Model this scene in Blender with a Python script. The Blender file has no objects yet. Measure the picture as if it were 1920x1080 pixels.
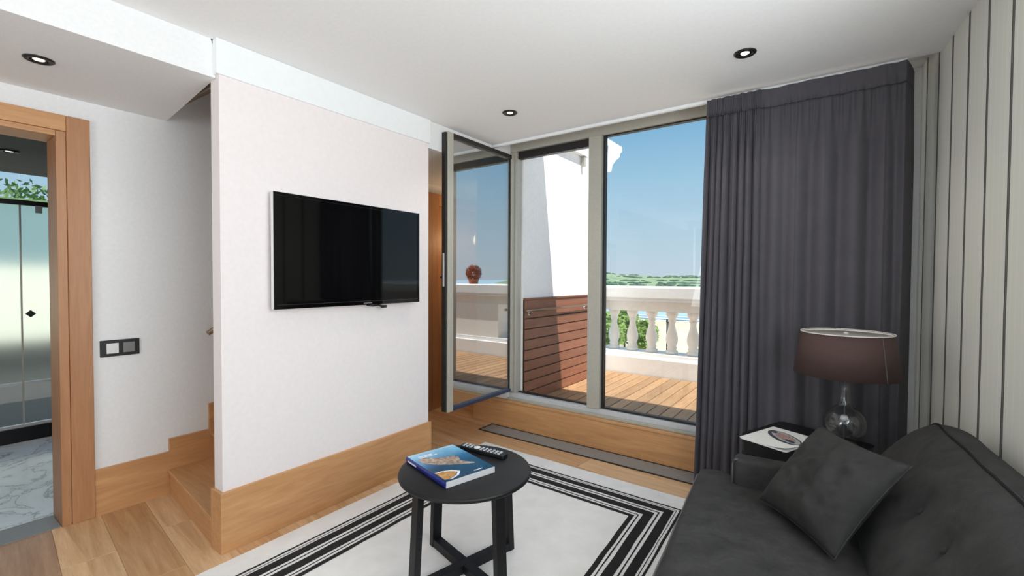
import bpy, bmesh, math, random
from mathutils import Vector, Matrix, noise
random.seed(7)
scene = bpy.context.scene
COL = scene.collection
# ------------------------------------------------------------------ camera
F_PX, YAW, PITCH, ROLL, CAM_H = 855.0, 0.6229, -0.02276, -0.00487, 1.35
cy, sy, cp, sp, cr, sr = math.cos(YAW), math.sin(YAW), math.cos(PITCH), math.sin(PITCH), math.cos(ROLL), math.sin(ROLL)
FW = Vector((-sy*cp, cy*cp, sp)); R0 = Vector((cy, sy, 0)); D0 = -R0.cross(FW)
RT = cr*R0 + sr*D0; DN = -sr*R0 + cr*D0
cam_data = bpy.data.cameras.new('camera'); cam = bpy.data.objects.new('camera', cam_data); COL.objects.link(cam)
cam_data.sensor_fit = 'HORIZONTAL'; cam_data.sensor_width = 36.0; cam_data.lens = F_PX/1920*36.0
cam_data.clip_start = 0.02; cam_data.clip_end = 5000
M3 = Matrix((RT, -DN, -FW)).transposed()
cam.matrix_world = Matrix.Translation((0, 0, CAM_H)) @ M3.to_4x4()
scene.camera = cam
# ------------------------------------------------------------------ view, world, sun, added fill light
vs = scene.view_settings
vs.view_transform = 'Standard'; vs.look = 'None'; vs.gamma = 1.0; vs.use_curve_mapping = False; vs.exposure = 0.0
world = bpy.data.worlds.new('sky'); scene.world = world; world.use_nodes = True
wn, wl = world.node_tree.nodes, world.node_tree.links
wn.clear()
wtc = wn.new('ShaderNodeTexCoord'); wsp = wn.new('ShaderNodeSeparateXYZ'); wr = wn.new('ShaderNodeValToRGB')
wb = wn.new('ShaderNodeBackground'); wo = wn.new('ShaderNodeOutputWorld')
wl.new(wtc.outputs['Generated'], wsp.inputs[0]); wl.new(wsp.outputs['Z'], wr.inputs[0]); wl.new(wr.outputs[0], wb.inputs[0]); wl.new(wb.outputs[0], wo.inputs[0])
els = wr.color_ramp.elements
els[0].position = 0.0; els[0].color = (0.58, 0.69, 0.78, 1)
els[1].position = 0.6; els[1].color = (0.11, 0.32, 0.62, 1)
for p_, c_ in ((0.06, (0.52, 0.68, 0.80, 1)), (0.2, (0.36, 0.60, 0.80, 1)), (0.33, (0.20, 0.46, 0.72, 1))):
    e_ = els.new(p_); e_.color = c_
wb.inputs[1].default_value = 1.0
def light(name, kind, loc, direction, energy, color=(1, 1, 1), parent=None, **kw):
    d = bpy.data.lights.new(name, kind); d.energy = energy; d.color = color
    for k, v in kw.items(): setattr(d, k, v)
    o = bpy.data.objects.new(name, d); COL.objects.link(o)
    o.location = loc
    o.rotation_euler = Vector(direction).to_track_quat('-Z', 'Y').to_euler()
    if parent: o.parent = parent
    return o
light('sun', 'SUN', (8, 0, 12), (-0.6, 0.155, -1.0), 6.6, (1.0, 0.96, 0.91), angle=0.009)
# added fill light through two made-up window openings, right wall and back wall
light('side_fill_light', 'AREA', (0.80, 0.80, 1.62), (-0.996, -0.0894, 0.40), 69, (0.95, 0.975, 1.0), shape='RECTANGLE', size=1.8, size_y=1.3)
light('back_fill_light', 'AREA', (-1.2, -2.85, 1.45), (0, 1, 0.9), 48, (0.93, 0.97, 1.0), shape='RECTANGLE', size=2.2, size_y=1.7)

# ------------------------------------------------------------------ helpers
def srgb(r, g, b):
    f = lambda c: (c/255/12.92) if c/255 <= 0.04045 else ((c/255+0.055)/1.055)**2.4
    return (f(r), f(g), f(b), 1.0)
MATS = {}
def mat(name, col=(200, 200, 200), rough=0.6, metal=0.0, build=None, **kw):
    m = bpy.data.materials.new(name); m.use_nodes = True
    nt = m.node_tree; b = nt.nodes['Principled BSDF']
    b.inputs['Base Color'].default_value = srgb(*col); b.inputs['Roughness'].default_value = rough; b.inputs['Metallic'].default_value = metal
    for k, v in kw.items(): b.inputs[k].default_value = v
    if build: build(nt, b)
    MATS[name] = m
    return m
def node(nt, t, **kw):
    n = nt.nodes.new(t)
    for k, v in kw.items(): setattr(n, k, v)
    return n
def ramp(nt, stops, fac, interp='LINEAR'):
    r = node(nt, 'ShaderNodeValToRGB'); r.color_ramp.interpolation = interp
    e = r.color_ramp.elements
    e[0].position, e[0].color = stops[0]; e[1].position, e[1].color = stops[-1]
    for p, c in stops[1:-1]: x = e.new(p); x.color = c
    nt.links.new(fac, r.inputs[0]); return r
def coords(nt, scale=(1, 1, 1), rnd=False, rot=(0, 0, 0)):
    tc = node(nt, 'ShaderNodeTexCoord'); mp = node(nt, 'ShaderNodeMapping')
    mp.inputs['Scale'].default_value = scale; mp.inputs['Rotation'].default_value = rot
    nt.links.new(tc.outputs['Object'], mp.inputs[0])
    if rnd:
        oi = node(nt, 'ShaderNodeObjectInfo'); ml = node(nt, 'ShaderNodeMath', operation='MULTIPLY'); ml.inputs[1].default_value = 37.0
        nt.links.new(oi.outputs['Random'], ml.inputs[0]); nt.links.new(ml.outputs[0], mp.inputs['Location'])
    return mp.outputs[0]
def noise_tex(nt, vec, scale, detail=4, rough=0.55, dist=0.0):
    n = node(nt, 'ShaderNodeTexNoise'); n.inputs['Scale'].default_value = scale; n.inputs['Detail'].default_value = detail
    n.inputs['Roughness'].default_value = rough; n.inputs['Distortion'].default_value = dist
    nt.links.new(vec, n.inputs['Vector']); return n.outputs['Fac']
def bump(nt, b, h, strength, distance=0.002):
    n = node(nt, 'ShaderNodeBump'); n.inputs['Strength'].default_value = strength; n.inputs['Distance'].default_value = distance
    nt.links.new(h, n.inputs['Height']); nt.links.new(n.outputs[0], b.inputs['Normal'])
def plain_tex(c1, c2, scale, bs=0.1, stretch=(1, 1, 1), detail=5, dist=0.002):
    def f(nt, b):
        v = coords(nt, stretch); n = noise_tex(nt, v, scale, detail)
        r = ramp(nt, [(0.3, srgb(*c1)), (0.7, srgb(*c2))], n); nt.links.new(r.outputs[0], b.inputs['Base Color'])
        if bs: bump(nt, b, n, bs, dist)
    return f
def wood_tex(c1, c2, c3, stretch, rnd=True, tone=0.12, tint=False):
    def f(nt, b):
        v = coords(nt, stretch, rnd)
        n1 = noise_tex(nt, v, 2.2, 6, 0.6, 0.7 if tint else 1.6)
        r = ramp(nt, [(0.25, srgb(*c1)), (0.5, srgb(*c2)), (0.72, srgb(*c3))], n1)
        n2 = noise_tex(nt, v, 14, 3, 0.5, 0.3)
        mx = node(nt, 'ShaderNodeMix', data_type='RGBA', blend_type='MULTIPLY'); mx.inputs[0].default_value = 0.35
        r2 = ramp(nt, [(0.3, (0.72, 0.70, 0.66, 1)), (0.6, (1, 1, 1, 1))], n2)
        nt.links.new(r.outputs[0], mx.inputs[6]); nt.links.new(r2.outputs[0], mx.inputs[7])
        out = mx.outputs[2]
        if tone:
            oi = node(nt, 'ShaderNodeObjectInfo'); hs = node(nt, 'ShaderNodeHueSaturation')
            mr = node(nt, 'ShaderNodeMapRange'); mr.inputs[3].default_value = 1-tone*1.6; mr.inputs[4].default_value = 1+tone
            nt.links.new(oi.outputs['Random'], mr.inputs[0]); nt.links.new(mr.outputs[0], hs.inputs['Value'])
            nt.links.new(out, hs.inputs['Color']); out = hs.outputs[0]
        if tint:
            oi = node(nt, 'ShaderNodeObjectInfo'); mt = node(nt, 'ShaderNodeMix', data_type='RGBA', blend_type='MULTIPLY'); mt.inputs[0].default_value = 1.0
            nt.links.new(out, mt.inputs[6]); nt.links.new(oi.outputs['Color'], mt.inputs[7]); out = mt.outputs[2]
        nt.links.new(out, b.inputs['Base Color']); bump(nt, b, n2, 0.12, 0.001)
    return f
def glass_mat(name, r0, tint=(1, 1, 1, 1)):
    m = bpy.data.materials.new(name); m.use_nodes = True; nt = m.node_tree; nt.nodes.clear()
    o = node(nt, 'ShaderNodeOutputMaterial'); mx = node(nt, 'ShaderNodeMixShader'); t = node(nt, 'ShaderNodeBsdfTransparent'); g = node(nt, 'ShaderNodeBsdfGlossy')
    t.inputs[0].default_value = tint; g.inputs['Roughness'].default_value = 0.0
    lw = node(nt, 'ShaderNodeLayerWeight'); lw.inputs[0].default_value = 0.5
    pw = node(nt, 'ShaderNodeMath', operation='POWER'); pw.inputs[1].default_value = 5
    ma = node(nt, 'ShaderNodeMath', operation='MULTIPLY_ADD'); ma.inputs[1].default_value = 1-r0; ma.inputs[2].default_value = r0
    nt.links.new(lw.outputs['Facing'], pw.inputs[0]); nt.links.new(pw.outputs[0], ma.inputs[0]); nt.links.new(ma.outputs[0], mx.inputs[0])
    nt.links.new(t.outputs[0], mx.inputs[1]); nt.links.new(g.outputs[0], mx.inputs[2]); nt.links.new(mx.outputs[0], o.inputs[0])
    MATS[name] = m; return m
def emit_mat(name, col, s):
    m = mat(name, col, 0.4); b = m.node_tree.nodes['Principled BSDF']
    b.inputs['Emission Color'].default_value = srgb(*col); b.inputs['Emission Strength'].default_value = s
    return m

class MB:
    """collects faces; build() makes ONE mesh object"""
    def __init__(self): self.v = []; self.f = []; self.m = []; self.sm = []
    def add(self, vs, fs, mi=0, smooth=False):
        o = len(self.v); self.v += [tuple(p) for p in vs]
        for f in fs: self.f.append(tuple(i+o for i in f)); self.m.append(mi); self.sm.append(smooth)
        return self
    def box(self, x0, x1, y0, y1, z0, z1, mi=0):
        vs = [(x0, y0, z0), (x1, y0, z0), (x1, y1, z0), (x0, y1, z0), (x0, y0, z1), (x1, y0, z1), (x1, y1, z1), (x0, y1, z1)]
        return self.add(vs, [(0, 3, 2, 1), (4, 5, 6, 7), (0, 1, 5, 4), (1, 2, 6, 5), (2, 3, 7, 6), (3, 0, 4, 7)], mi)
    def prism(self, poly, z0, z1, mi=0, smooth=False):
        """poly: ccw (x, y)"""
        n = len(poly); vs = [(x, y, z0) for x, y in poly]+[(x, y, z1) for x, y in poly]
        self.add(vs, [tuple(range(n-1, -1, -1)), tuple(range(n, 2*n))], mi)
        return self.add(vs, [(i, (i+1) % n, n+(i+1) % n, n+i) for i in range(n)], mi, smooth)
    def prism_axis(self, poly, a0, a1, axis, mi=0):
        """poly in the plane of the other two axes ((y,z) for x, (x,z) for y)"""
        n = len(poly)
        mk = (lambda p, a: (a, p[0], p[1])) if axis == 'x' else (lambda p, a: (p[0], a, p[1]))
        vs = [mk(p, a0) for p in poly]+[mk(p, a1) for p in poly]
        self.add(vs, [tuple(range(n)), tuple(range(2*n-1, n-1, -1))], mi)
        return self.add(vs, [(i, n+i, n+(i+1) % n, (i+1) % n) for i in range(n)], mi)
    def lathe(self, prof, seg=32, c=(0, 0, 0), mi=0, caps=True):
        vs = []; fs = []
        for r, z in prof:
            for k in range(seg):
                a = 2*math.pi*k/seg; vs.append((c[0]+r*math.cos(a), c[1]+r*math.sin(a), c[2]+z))
        for i in range(len(prof)-1):
            for k in range(seg):
                fs.append((i*seg+k, i*seg+(k+1) % seg, (i+1)*seg+(k+1) % seg, (i+1)*seg+k))
        self.add(vs, fs, mi, True)
        if caps:
            n = len(prof)
            self.add(vs, [tuple(range(seg-1, -1, -1)), tuple(range((n-1)*seg, n*seg))], mi)
        return self
    def tube(self, pts, r, seg=10, mi=0, closed=False):
        pts = [Vector(p) for p in pts]; n = len(pts); vs = []; fs = []
        for i, p in enumerate(pts):
            a = pts[(i-1) % n] if (closed or i > 0) else p; b = pts[(i+1) % n] if (closed or i < n-1) else p
            t = (b-a).normalized(); up = Vector((0, 0, 1)) if abs(t.z) < 0.95 else Vector((1, 0, 0))
            s = t.cross(up).normalized(); u = s.cross(t)
            rr = r[i] if isinstance(r, (list, tuple)) else r
            for k in range(seg):
                q = 2*math.pi*k/seg; vs.append(p+s*rr*math.cos(q)+u*rr*math.sin(q))
        for i in range(n if closed else n-1):
            j = (i+1) % n
            for k in range(seg): fs.append((i*seg+k, i*seg+(k+1) % seg, j*seg+(k+1) % seg, j*seg+k))
        self.add(vs, fs, mi, True)
        if not closed: self.add(vs, [tuple(range(seg-1, -1, -1)), tuple(range((n-1)*seg, n*seg))], mi)
        return self
    def bar(self, a, b, w, h, up=(0, 0, 1), mi=0):
        a, b = Vector(a), Vector(b); t = (b-a).normalized(); u = Vector(up)
        s = t.cross(u).normalized(); u = s.cross(t).normalized()
        vs = [p+s*i*w/2+u*j*h/2 for p in (a, b) for i, j in ((-1, -1), (1, -1), (1, 1), (-1, 1))]
        return self.add(vs, [(0, 1, 2, 3)[::-1], (4, 5, 6, 7), (0, 1, 5, 4), (1, 2, 6, 5), (2, 3, 7, 6), (3, 0, 4, 7)], mi)
    def mesh(self, name, mats, bevel=0, seg=2, weld=False):
        me = bpy.data.meshes.new(name); me.from_pydata(self.v, [], self.f)
        for m in (mats if isinstance(mats, (list, tuple)) else [mats]): me.materials.append(MATS[m])
        for p, mi, s in zip(me.polygons, self.m, self.sm): p.material_index = mi; p.use_smooth = s
        bm = bmesh.new(); bm.from_mesh(me)
        if weld or not bevel: bmesh.ops.remove_doubles(bm, verts=bm.verts, dist=1e-5)
        bmesh.ops.recalc_face_normals(bm, faces=bm.faces)
        if bevel:
            bmesh.ops.remove_doubles(bm, verts=bm.verts, dist=1e-5)
            ed = [e for e in bm.edges if len(e.link_faces) == 2 and e.calc_face_angle(0) > 0.6]
            bmesh.ops.bevel(bm, geom=ed, offset=bevel, segments=seg, affect='EDGES', profile=0.5, clamp_overlap=True)
        bm.to_mesh(me); bm.free(); me.update(); return me
    def build(self, name, mats, parent=None, bevel=0, seg=2, loc=None, rot=None):
        o = bpy.data.objects.new(name, self.mesh(name, mats, bevel, seg)); COL.objects.link(o)
        if loc: o.location = loc
        if rot: o.rotation_euler = rot
        if parent: o.parent = parent
        return o
def tag(o, label=None, cat=None, group=None, kind=None):
    if label: o['label'] = label
    if cat: o['category'] = cat
    if group: o['group'] = group
    if kind: o['kind'] = kind
    return o
def thing(name, label, cat, loc=(0, 0, 0), rotz=0, group=None, kind=None):
    o = bpy.data.objects.new(name, None); COL.objects.link(o); o.location = loc; o.rotation_euler = (0, 0, rotz); o.empty_display_size = 0.1
    return tag(o, label, cat, group, kind)
def copy_part(src, parent, loc, rot=None, name=None):
    c = src.copy(); COL.objects.link(c); c.parent = parent; c.location = loc
    if rot: c.rotation_euler = rot
    return c
def rbox(x0, x1, y0, y1, r, n=5):
    """rounded rectangle outline, ccw"""
    out = []
    for cx_, cy_, a0 in ((x1-r, y1-r, 0), (x0+r, y1-r, 90), (x0+r, y0+r, 180), (x1-r, y0+r, 270)):
        for k in range(n+1):
            a = math.radians(a0+90*k/n); out.append((cx_+r*math.cos(a), cy_+r*math.sin(a)))
    return out

# ------------------------------------------------------------------ materials
mat('plaster_white', (236, 236, 236), 0.85, build=plain_tex((233, 233, 234), (238, 238, 238), 60, 0.012))
mat('plaster_blush', (232, 224, 222), 0.85, build=plain_tex((234, 226, 225), (238, 230, 229), 40, 0.012))
mat('ceiling_paint', (242, 242, 242), 0.9, build=plain_tex((240, 240, 240), (244, 244, 244), 50, 0.02))
mat('trim_white', (238, 240, 241), 0.6, build=plain_tex((237, 239, 240), (240, 242, 243), 30, 0.01))
mat('oak_trim', build=wood_tex((188, 137, 90), (203, 151, 102), (214, 164, 114), (0.5, 0.5, 6), tone=0), rough=0.42)
mat('oak_trim_x', build=wood_tex((188, 137, 90), (203, 151, 102), (214, 164, 114), (0.5, 6, 6), tone=0), rough=0.42)
mat('oak_trim_y', build=wood_tex((188, 137, 90), (203, 151, 102), (214, 164, 114), (6, 0.5, 6), tone=0), rough=0.42)
mat('oak_door', build=wood_tex((168, 118, 80), (180, 129, 89), (190, 140, 98), (6, 6, 0.5), tone=0), rough=0.45)
mat('oak_floor', build=wood_tex((190, 147, 106), (214, 174, 132), (228, 192, 152), (0.9, 11, 11), tone=0.0, tint=True), rough=0.45)
mat('subfloor', (70, 50, 35), 0.9, build=plain_tex((65, 46, 32), (75, 54, 38), 20))
mat('frame_metal', (182, 179, 168), 0.42, 0.15, build=plain_tex((178, 175, 164), (186, 183, 172), 80, 0.02))
mat('frame_dark', (44, 42, 40), 0.45, 0.3, build=plain_tex((40, 38, 36), (48, 46, 44), 80, 0.02))
mat('frame_blue', (70, 82, 110), 0.35, 0.6, build=plain_tex((66, 78, 106), (74, 86, 114), 80, 0.02))
mat('black_gloss', (5, 5, 6), 0.05, build=plain_tex((4, 4, 5), (6, 6, 7), 5, 0), **{'Specular IOR Level': 0.42})
mat('black_plastic', (18, 18, 19), 0.4, build=plain_tex((16, 16, 17), (20, 20, 21), 90, 0.03))
mat('silver', (205, 206, 208), 0.35, 0.1, build=plain_tex((202, 203, 205), (208, 209, 211), 60, 0.02))
mat('grey_plastic', (120, 120, 120), 0.45, build=plain_tex((116, 116, 116), (124, 124, 124), 60, 0.02))
mat('white_plastic', (225, 226, 226), 0.35, build=plain_tex((222, 223, 223), (228, 229, 229), 60, 0.02))
mat('black_wood', (18, 18, 20), 0.48, build=plain_tex((15, 15, 17), (21, 21, 24), 6, 0.05, (1, 1, 1)), **{'Specular IOR Level': 0.35})
emit_mat('downlight_lens', (255, 244, 225), 1.6)
glass_mat('window_glass', 0.03, (0.97, 0.985, 0.98, 1))
glass_mat('door_glass', 0.62, (0.82, 0.88, 0.87, 1))
def frost(nt, b): b.inputs['Transmission Weight'].default_value = 1.0; b.inputs['IOR'].default_value = 1.12
mat('frosted_glass', (232, 243, 240), 0.36, build=frost)
glass_mat('clear_lamp_glass', 0.055, (0.93, 0.94, 0.94, 1))
def carpet(c1, c2):
    def f(nt, b):
        v = coords(nt); n = noise_tex(nt, v, 9, 3); n2 = noise_tex(nt, v, 420, 2)
        r = ramp(nt, [(0.3, srgb(*c1)), (0.7, srgb(*c2))], n); nt.links.new(r.outputs[0], b.inputs['Base Color']); bump(nt, b, n2, 0.5, 0.003)
    return f
mat('rug_cream', rough=0.95, build=carpet((232, 228, 224), (240, 237, 233)))
mat('rug_black', rough=0.95, build=carpet((18, 17, 17), (30, 29, 29)))
def velvet(c1, c2, sheen=0.3):
    def f(nt, b):
        v = coords(nt); n = noise_tex(nt, v, 9, 9, 0.75, 0.5); n2 = noise_tex(nt, v, 260, 3)
        r = ramp(nt, [(0.32, srgb(*c1)), (0.68, srgb(*c2))], n); nt.links.new(r.outputs[0], b.inputs['Base Color']); bump(nt, b, n2, 0.5, 0.002)
        b.inputs['Sheen Weight'].default_value = sheen; b.inputs['Sheen Roughness'].default_value = 0.4
        b.inputs['Sheen Tint'].default_value = srgb(*c2)
    return f
mat('sofa_velvet', rough=0.85, build=velvet((28, 28, 27), (55, 54, 53), 0.05))
mat('cushion_velvet', rough=0.85, build=velvet((28, 27, 26), (46, 45, 44), 0.02))
mat('sofa_piping', (96, 95, 95), 0.8, build=plain_tex((92, 91, 91), (100, 99, 99), 200, 0.1))
mat('curtain_cloth', rough=0.8, build=velvet((72, 70, 76), (80, 77, 83), 0.15))
mat('shade_cloth', (98, 74, 68), 0.8, build=plain_tex((68, 49, 45), (76, 56, 51), 250, 0.15))
mat('shade_white', (226, 222, 216), 0.7, build=plain_tex((222, 218, 212), (230, 226, 220), 100, 0.02))
mat('diffuser_grey', (164, 160, 155), 0.7, build=plain_tex((160, 156, 151), (168, 164, 159), 60, 0.02))
mat('exterior_white', (240, 239, 236), 0.8, build=plain_tex((237, 236, 233), (243, 242, 240), 30, 0.05))
mat('stone_cream', (240, 237, 231), 0.8, build=plain_tex((236, 233, 226), (244, 241, 236), 20, 0.1))
mat('deck_wood', build=wood_tex((154, 117, 82), (172, 134, 96), (184, 148, 110), (8, 0.9, 8), tone=0.12), rough=0.6)
mat('mahogany', build=wood_tex((120, 76, 56), (133, 86, 64), (144, 96, 73), (8, 0.7, 8), tone=0.08), rough=0.5)
mat('brass', (150, 130, 110), 0.35, 0.8, build=plain_tex((146, 126, 106), (154, 134, 114), 60, 0.02))
def marble(nt, b):
    v = coords(nt); n = noise_tex(nt, v, 1.6, 8, 0.62, 2.2)
    r = ramp(nt, [(0.40, srgb(206, 210, 212)), (0.49, srgb(196, 200, 202)), (0.505, srgb(138, 136, 132)), (0.53, srgb(204, 208, 210)), (0.75, srgb(222, 225, 226))], n)
    nt.links.new(r.outputs[0], b.inputs['Base Color'])
mat('marble', rough=0.2, build=marble)
def grate_mat(nt, b):
    v = coords(nt); w = node(nt, 'ShaderNodeTexChecker'); w.inputs['Scale'].default_value = 160
    w.inputs[1].default_value = srgb(168, 166, 162); w.inputs[2].default_value = srgb(112, 111, 109)
    nt.links.new(v, w.inputs[0]); nt.links.new(w.outputs[0], b.inputs['Base Color'])
mat('grate_mesh', rough=0.5, build=grate_mat)
def stripes(nt, b):
    tc = node(nt, 'ShaderNodeTexCoord'); sp_ = node(nt, 'ShaderNodeSeparateXYZ'); nt.links.new(tc.outputs['Object'], sp_.inputs[0])
    nz = noise_tex(nt, coords(nt, (1, 1, 1.4)), 3.0, 2)
    wob = node(nt, 'ShaderNodeMath', operation='MULTIPLY_ADD'); wob.inputs[1].default_value = 0.010; nt.links.new(nz, wob.inputs[0]); nt.links.new(sp_.outputs['Y'], wob.inputs[2])
    dv = node(nt, 'ShaderNodeMath', operation='DIVIDE'); dv.inputs[1].default_value = 0.2165; nt.links.new(wob.outputs[0], dv.inputs[0])
    ad = node(nt, 'ShaderNodeMath', operation='ADD'); ad.inputs[1].default_value = 50.151; nt.links.new(dv.outputs[0], ad.inputs[0])
    fr = node(nt, 'ShaderNodeMath', operation='FRACT'); nt.links.new(ad.outputs[0], fr.inputs[0])
    cream, lt, dk, md = srgb(228, 227, 216), srgb(236, 235, 228), srgb(84, 83, 79), srgb(140, 138, 131)
    r = ramp(nt, [(0.0, cream), (0.10, lt), (0.115, cream), (0.30, lt), (0.32, cream), (0.425, lt), (0.430, md), (0.442, dk), (0.476, md), (0.490, dk), (0.540, lt), (0.556, cream), (0.68, lt), (0.70, cream), (0.86, lt), (0.875, cream), (1.0, cream)], fr.outputs[0], 'CONSTANT')
    nt.links.new(r.outputs[0], b.inputs['Base Color'])
mat('striped_wallpaper', rough=0.8, build=stripes)
mat('sand', (226, 205, 168), 0.95, build=plain_tex((216, 194, 156), (236, 216, 182), 0.05, 0))
mat('sea', (160, 186, 198), 0.6, build=plain_tex((150, 180, 194), (168, 194, 206), 0.02, 0, (1, 4, 1)))
mat('surf', (240, 244, 246), 0.9, build=plain_tex((232, 238, 242), (246, 248, 250), 0.1, 0))
mat('hill_green', rough=0.95, build=plain_tex((116, 138, 112), (150, 168, 124), 0.03, 0, (1, 1, 3)))
mat('far_trees', rough=0.95, build=plain_tex((74, 98, 84), (100, 124, 100), 0.2, 0))
mat('leaf', rough=0.7, build=plain_tex((96, 128, 52), (140, 166, 84), 0.8, 0))
mat('leaf_hedge', rough=0.7, build=plain_tex((88, 122, 72), (134, 160, 110), 3, 0))
mat('bark', (96, 78, 60), 0.9, build=plain_tex((86, 70, 54), (106, 86, 66), 8, 0.2))
mat('red_leaf', rough=0.8, build=plain_tex((118, 44, 38), (150, 66, 50), 20, 0.4))
mat('terracotta', (176, 96, 66), 0.8, build=plain_tex((168, 90, 62), (184, 104, 72), 12, 0.1))
mat('paper', (236, 235, 231), 0.6, build=plain_tex((233, 232, 228), (239, 238, 234), 40, 0))
mat('bath_dark', (58, 58, 56), 0.6, build=plain_tex((54, 54, 52), (62, 62, 60), 10, 0.02))
mat('terrace_cream', (248, 242, 222), 0.85, build=plain_tex((245, 238, 216), (251, 246, 228), 3, 0))
mat('teal_sky_tone', (136, 160, 162), 0.85, build=plain_tex((130, 154, 156), (142, 166, 168), 3, 0))
mat('stair_shade_brown', (128, 112, 98), 0.85, build=plain_tex((124, 108, 94), (132, 116, 102), 10, 0.03))
mat('warm_wall', (220, 196, 160), 0.85, build=plain_tex((217, 193, 157), (223, 199, 163), 30, 0.02))
def book_cover(nt, b):
    tc = node(nt, 'ShaderNodeTexCoord'); s = node(nt, 'ShaderNodeSeparateXYZ'); nt.links.new(tc.outputs['Object'], s.inputs[0])
    nz = noise_tex(nt, coords(nt), 14, 5)
    ma = node(nt, 'ShaderNodeMath', operation='MULTIPLY_ADD'); ma.inputs[1].default_value = 0.10; nt.links.new(nz, ma.inputs[0]); nt.links.new(s.outputs['X'], ma.inputs[2])
    mr = node(nt, 'ShaderNodeMapRange'); mr.inputs[1].default_value = -0.17; mr.inputs[2].default_value = 0.25; nt.links.new(ma.outputs[0], mr.inputs[0])
    r = ramp(nt, [(0.0, srgb(206, 236, 248)), (0.22, srgb(128, 190, 226)), (0.45, srgb(44, 112, 160)), (0.62, srgb(22, 78, 112)), (1.0, srgb(18, 56, 84))], mr.outputs[0])
    nt.links.new(r.outputs[0], b.inputs['Base Color'])
mat('book_cover', rough=0.18, build=book_cover)
mat('book_land', rough=0.25, build=plain_tex((120, 96, 84), (206, 186, 166), 60, 0))
mat('book_beach', rough=0.25, build=plain_tex((168, 108, 58), (214, 170, 110), 40, 0))
mat('book_blue', (34, 42, 120), 0.2, build=plain_tex((30, 38, 112), (40, 50, 130), 20, 0))
mat('book_white', (236, 240, 242), 0.3, build=plain_tex((232, 236, 238), (240, 244, 246), 20, 0))
mat('print_dark', (52, 54, 62), 0.5, build=plain_tex((30, 31, 36), (98, 102, 110), 120, 0))
mat('print_rose', (170, 128, 122), 0.5, build=plain_tex((126, 86, 84), (204, 170, 162), 140, 0))
mat('print_grey', (168, 170, 172), 0.5, build=plain_tex((140, 142, 146), (196, 198, 200), 90, 0))

def struct(name, mb, m, label, cat, bevel=0, **k):
    return tag(mb.build(name, m, bevel=bevel, **k), label, cat, kind='structure')

# ------------------------------------------------------------------ room shell
CEIL = 2.48; WY = 3.30; LX = -3.37; PX = -2.42
fl = struct('floor', MB().box(-3.56, 1.35, -2.75, 4.5, -0.12, -0.016), 'subfloor', 'light oak plank floor of the living room', 'floor')
# planks run across the room, slightly skewed
PA = -0.098; PW = 0.198
plank_meshes = {}
def plank_mesh(L):
    k = round(L, 2)
    if k not in plank_meshes:
        plank_meshes[k] = MB().box(-L/2, L/2, -PW/2+0.0008, PW/2-0.0008, -0.016, 0.0).mesh('plank', 'oak_floor', 0.0012, 1)
    return plank_meshes[k]
rp = random.Random(3)
ca, sa = math.cos(PA), math.sin(PA)
for row in range(-17, 20):
    n0 = (0.813+PW/2+row*PW)  # y of the row's centre line at x = -2.335
    t = -1.35-rp.random()*1.2
    while t < 3.9:
        L = rp.choice((1.0, 1.3, 1.6, 1.9)); t0, t1 = t, t+L-0.0015; t += L
        cx0 = (t0+t1)/2
        x = -2.335+cx0*ca; y = n0+cx0*sa
        if x < -4.2 or x > 2.0 or y < -2.9 or y > 4.6: continue
        xa, xb = -2.335+t0*ca, -2.335+t1*ca
        if xb < -3.36 or xa > 1.3: continue
        # trim to the room
        lo = max(t0, (-3.40+2.335)/ca); hi = min(t1, (1.30+2.335)/ca)
        if hi-lo < 0.08: continue
        m_ = (lo+hi)/2
        o = bpy.data.objects.new('plank', plank_mesh(hi-lo)); COL.objects.link(o)
        o.location = (-2.335+m_*ca, n0+m_*sa, 0); o.rotation_euler = (0, 0, PA); o.parent = fl
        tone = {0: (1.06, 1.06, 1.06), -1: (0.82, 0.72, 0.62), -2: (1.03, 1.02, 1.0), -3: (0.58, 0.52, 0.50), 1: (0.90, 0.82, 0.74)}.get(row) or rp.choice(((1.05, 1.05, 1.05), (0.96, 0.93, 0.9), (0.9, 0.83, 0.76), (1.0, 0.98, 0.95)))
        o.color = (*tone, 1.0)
struct('ceiling', MB().box(-2.47, 1.5, -2.75, 3.10, CEIL, 2.72).box(-2.9, 1.5, 3.10, 3.5, 2.60, 2.72), 'ceiling_paint', 'white painted ceiling of the living room', 'ceiling')
# lower soffit over the hall, its end skewed like the stair
sf = MB().prism([(-3.50, -2.75), (-2.45, -2.75), (-2.45, 0.962), (-3.50, 1.064)], 2.30, 2.60)
struct('ceiling_soffit', sf, 'plaster_white', 'lowered white soffit over the hall beside the bathroom door', 'soffit')
# sloping ceiling above the stair, its shade put into the brown colour
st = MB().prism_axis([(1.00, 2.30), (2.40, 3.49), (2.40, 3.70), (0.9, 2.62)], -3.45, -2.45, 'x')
struct('ceiling_stairwell', st, 'stair_shade_brown', 'sloping ceiling rising over the stair behind the television wall', 'ceiling')
# left wall with bathroom door opening
wlm = MB().box(-3.55, LX, 0.56, 4.5, -0.1, 3.7).box(-3.55, LX, -0.36, 0.56, 2.09, 2.6).box(-3.55, LX, -2.75, -0.36, -0.1, 2.6)
struct('wall_left', wlm, 'plaster_white', 'pale grey white wall left of the stair with the double switch', 'wall')
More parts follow.
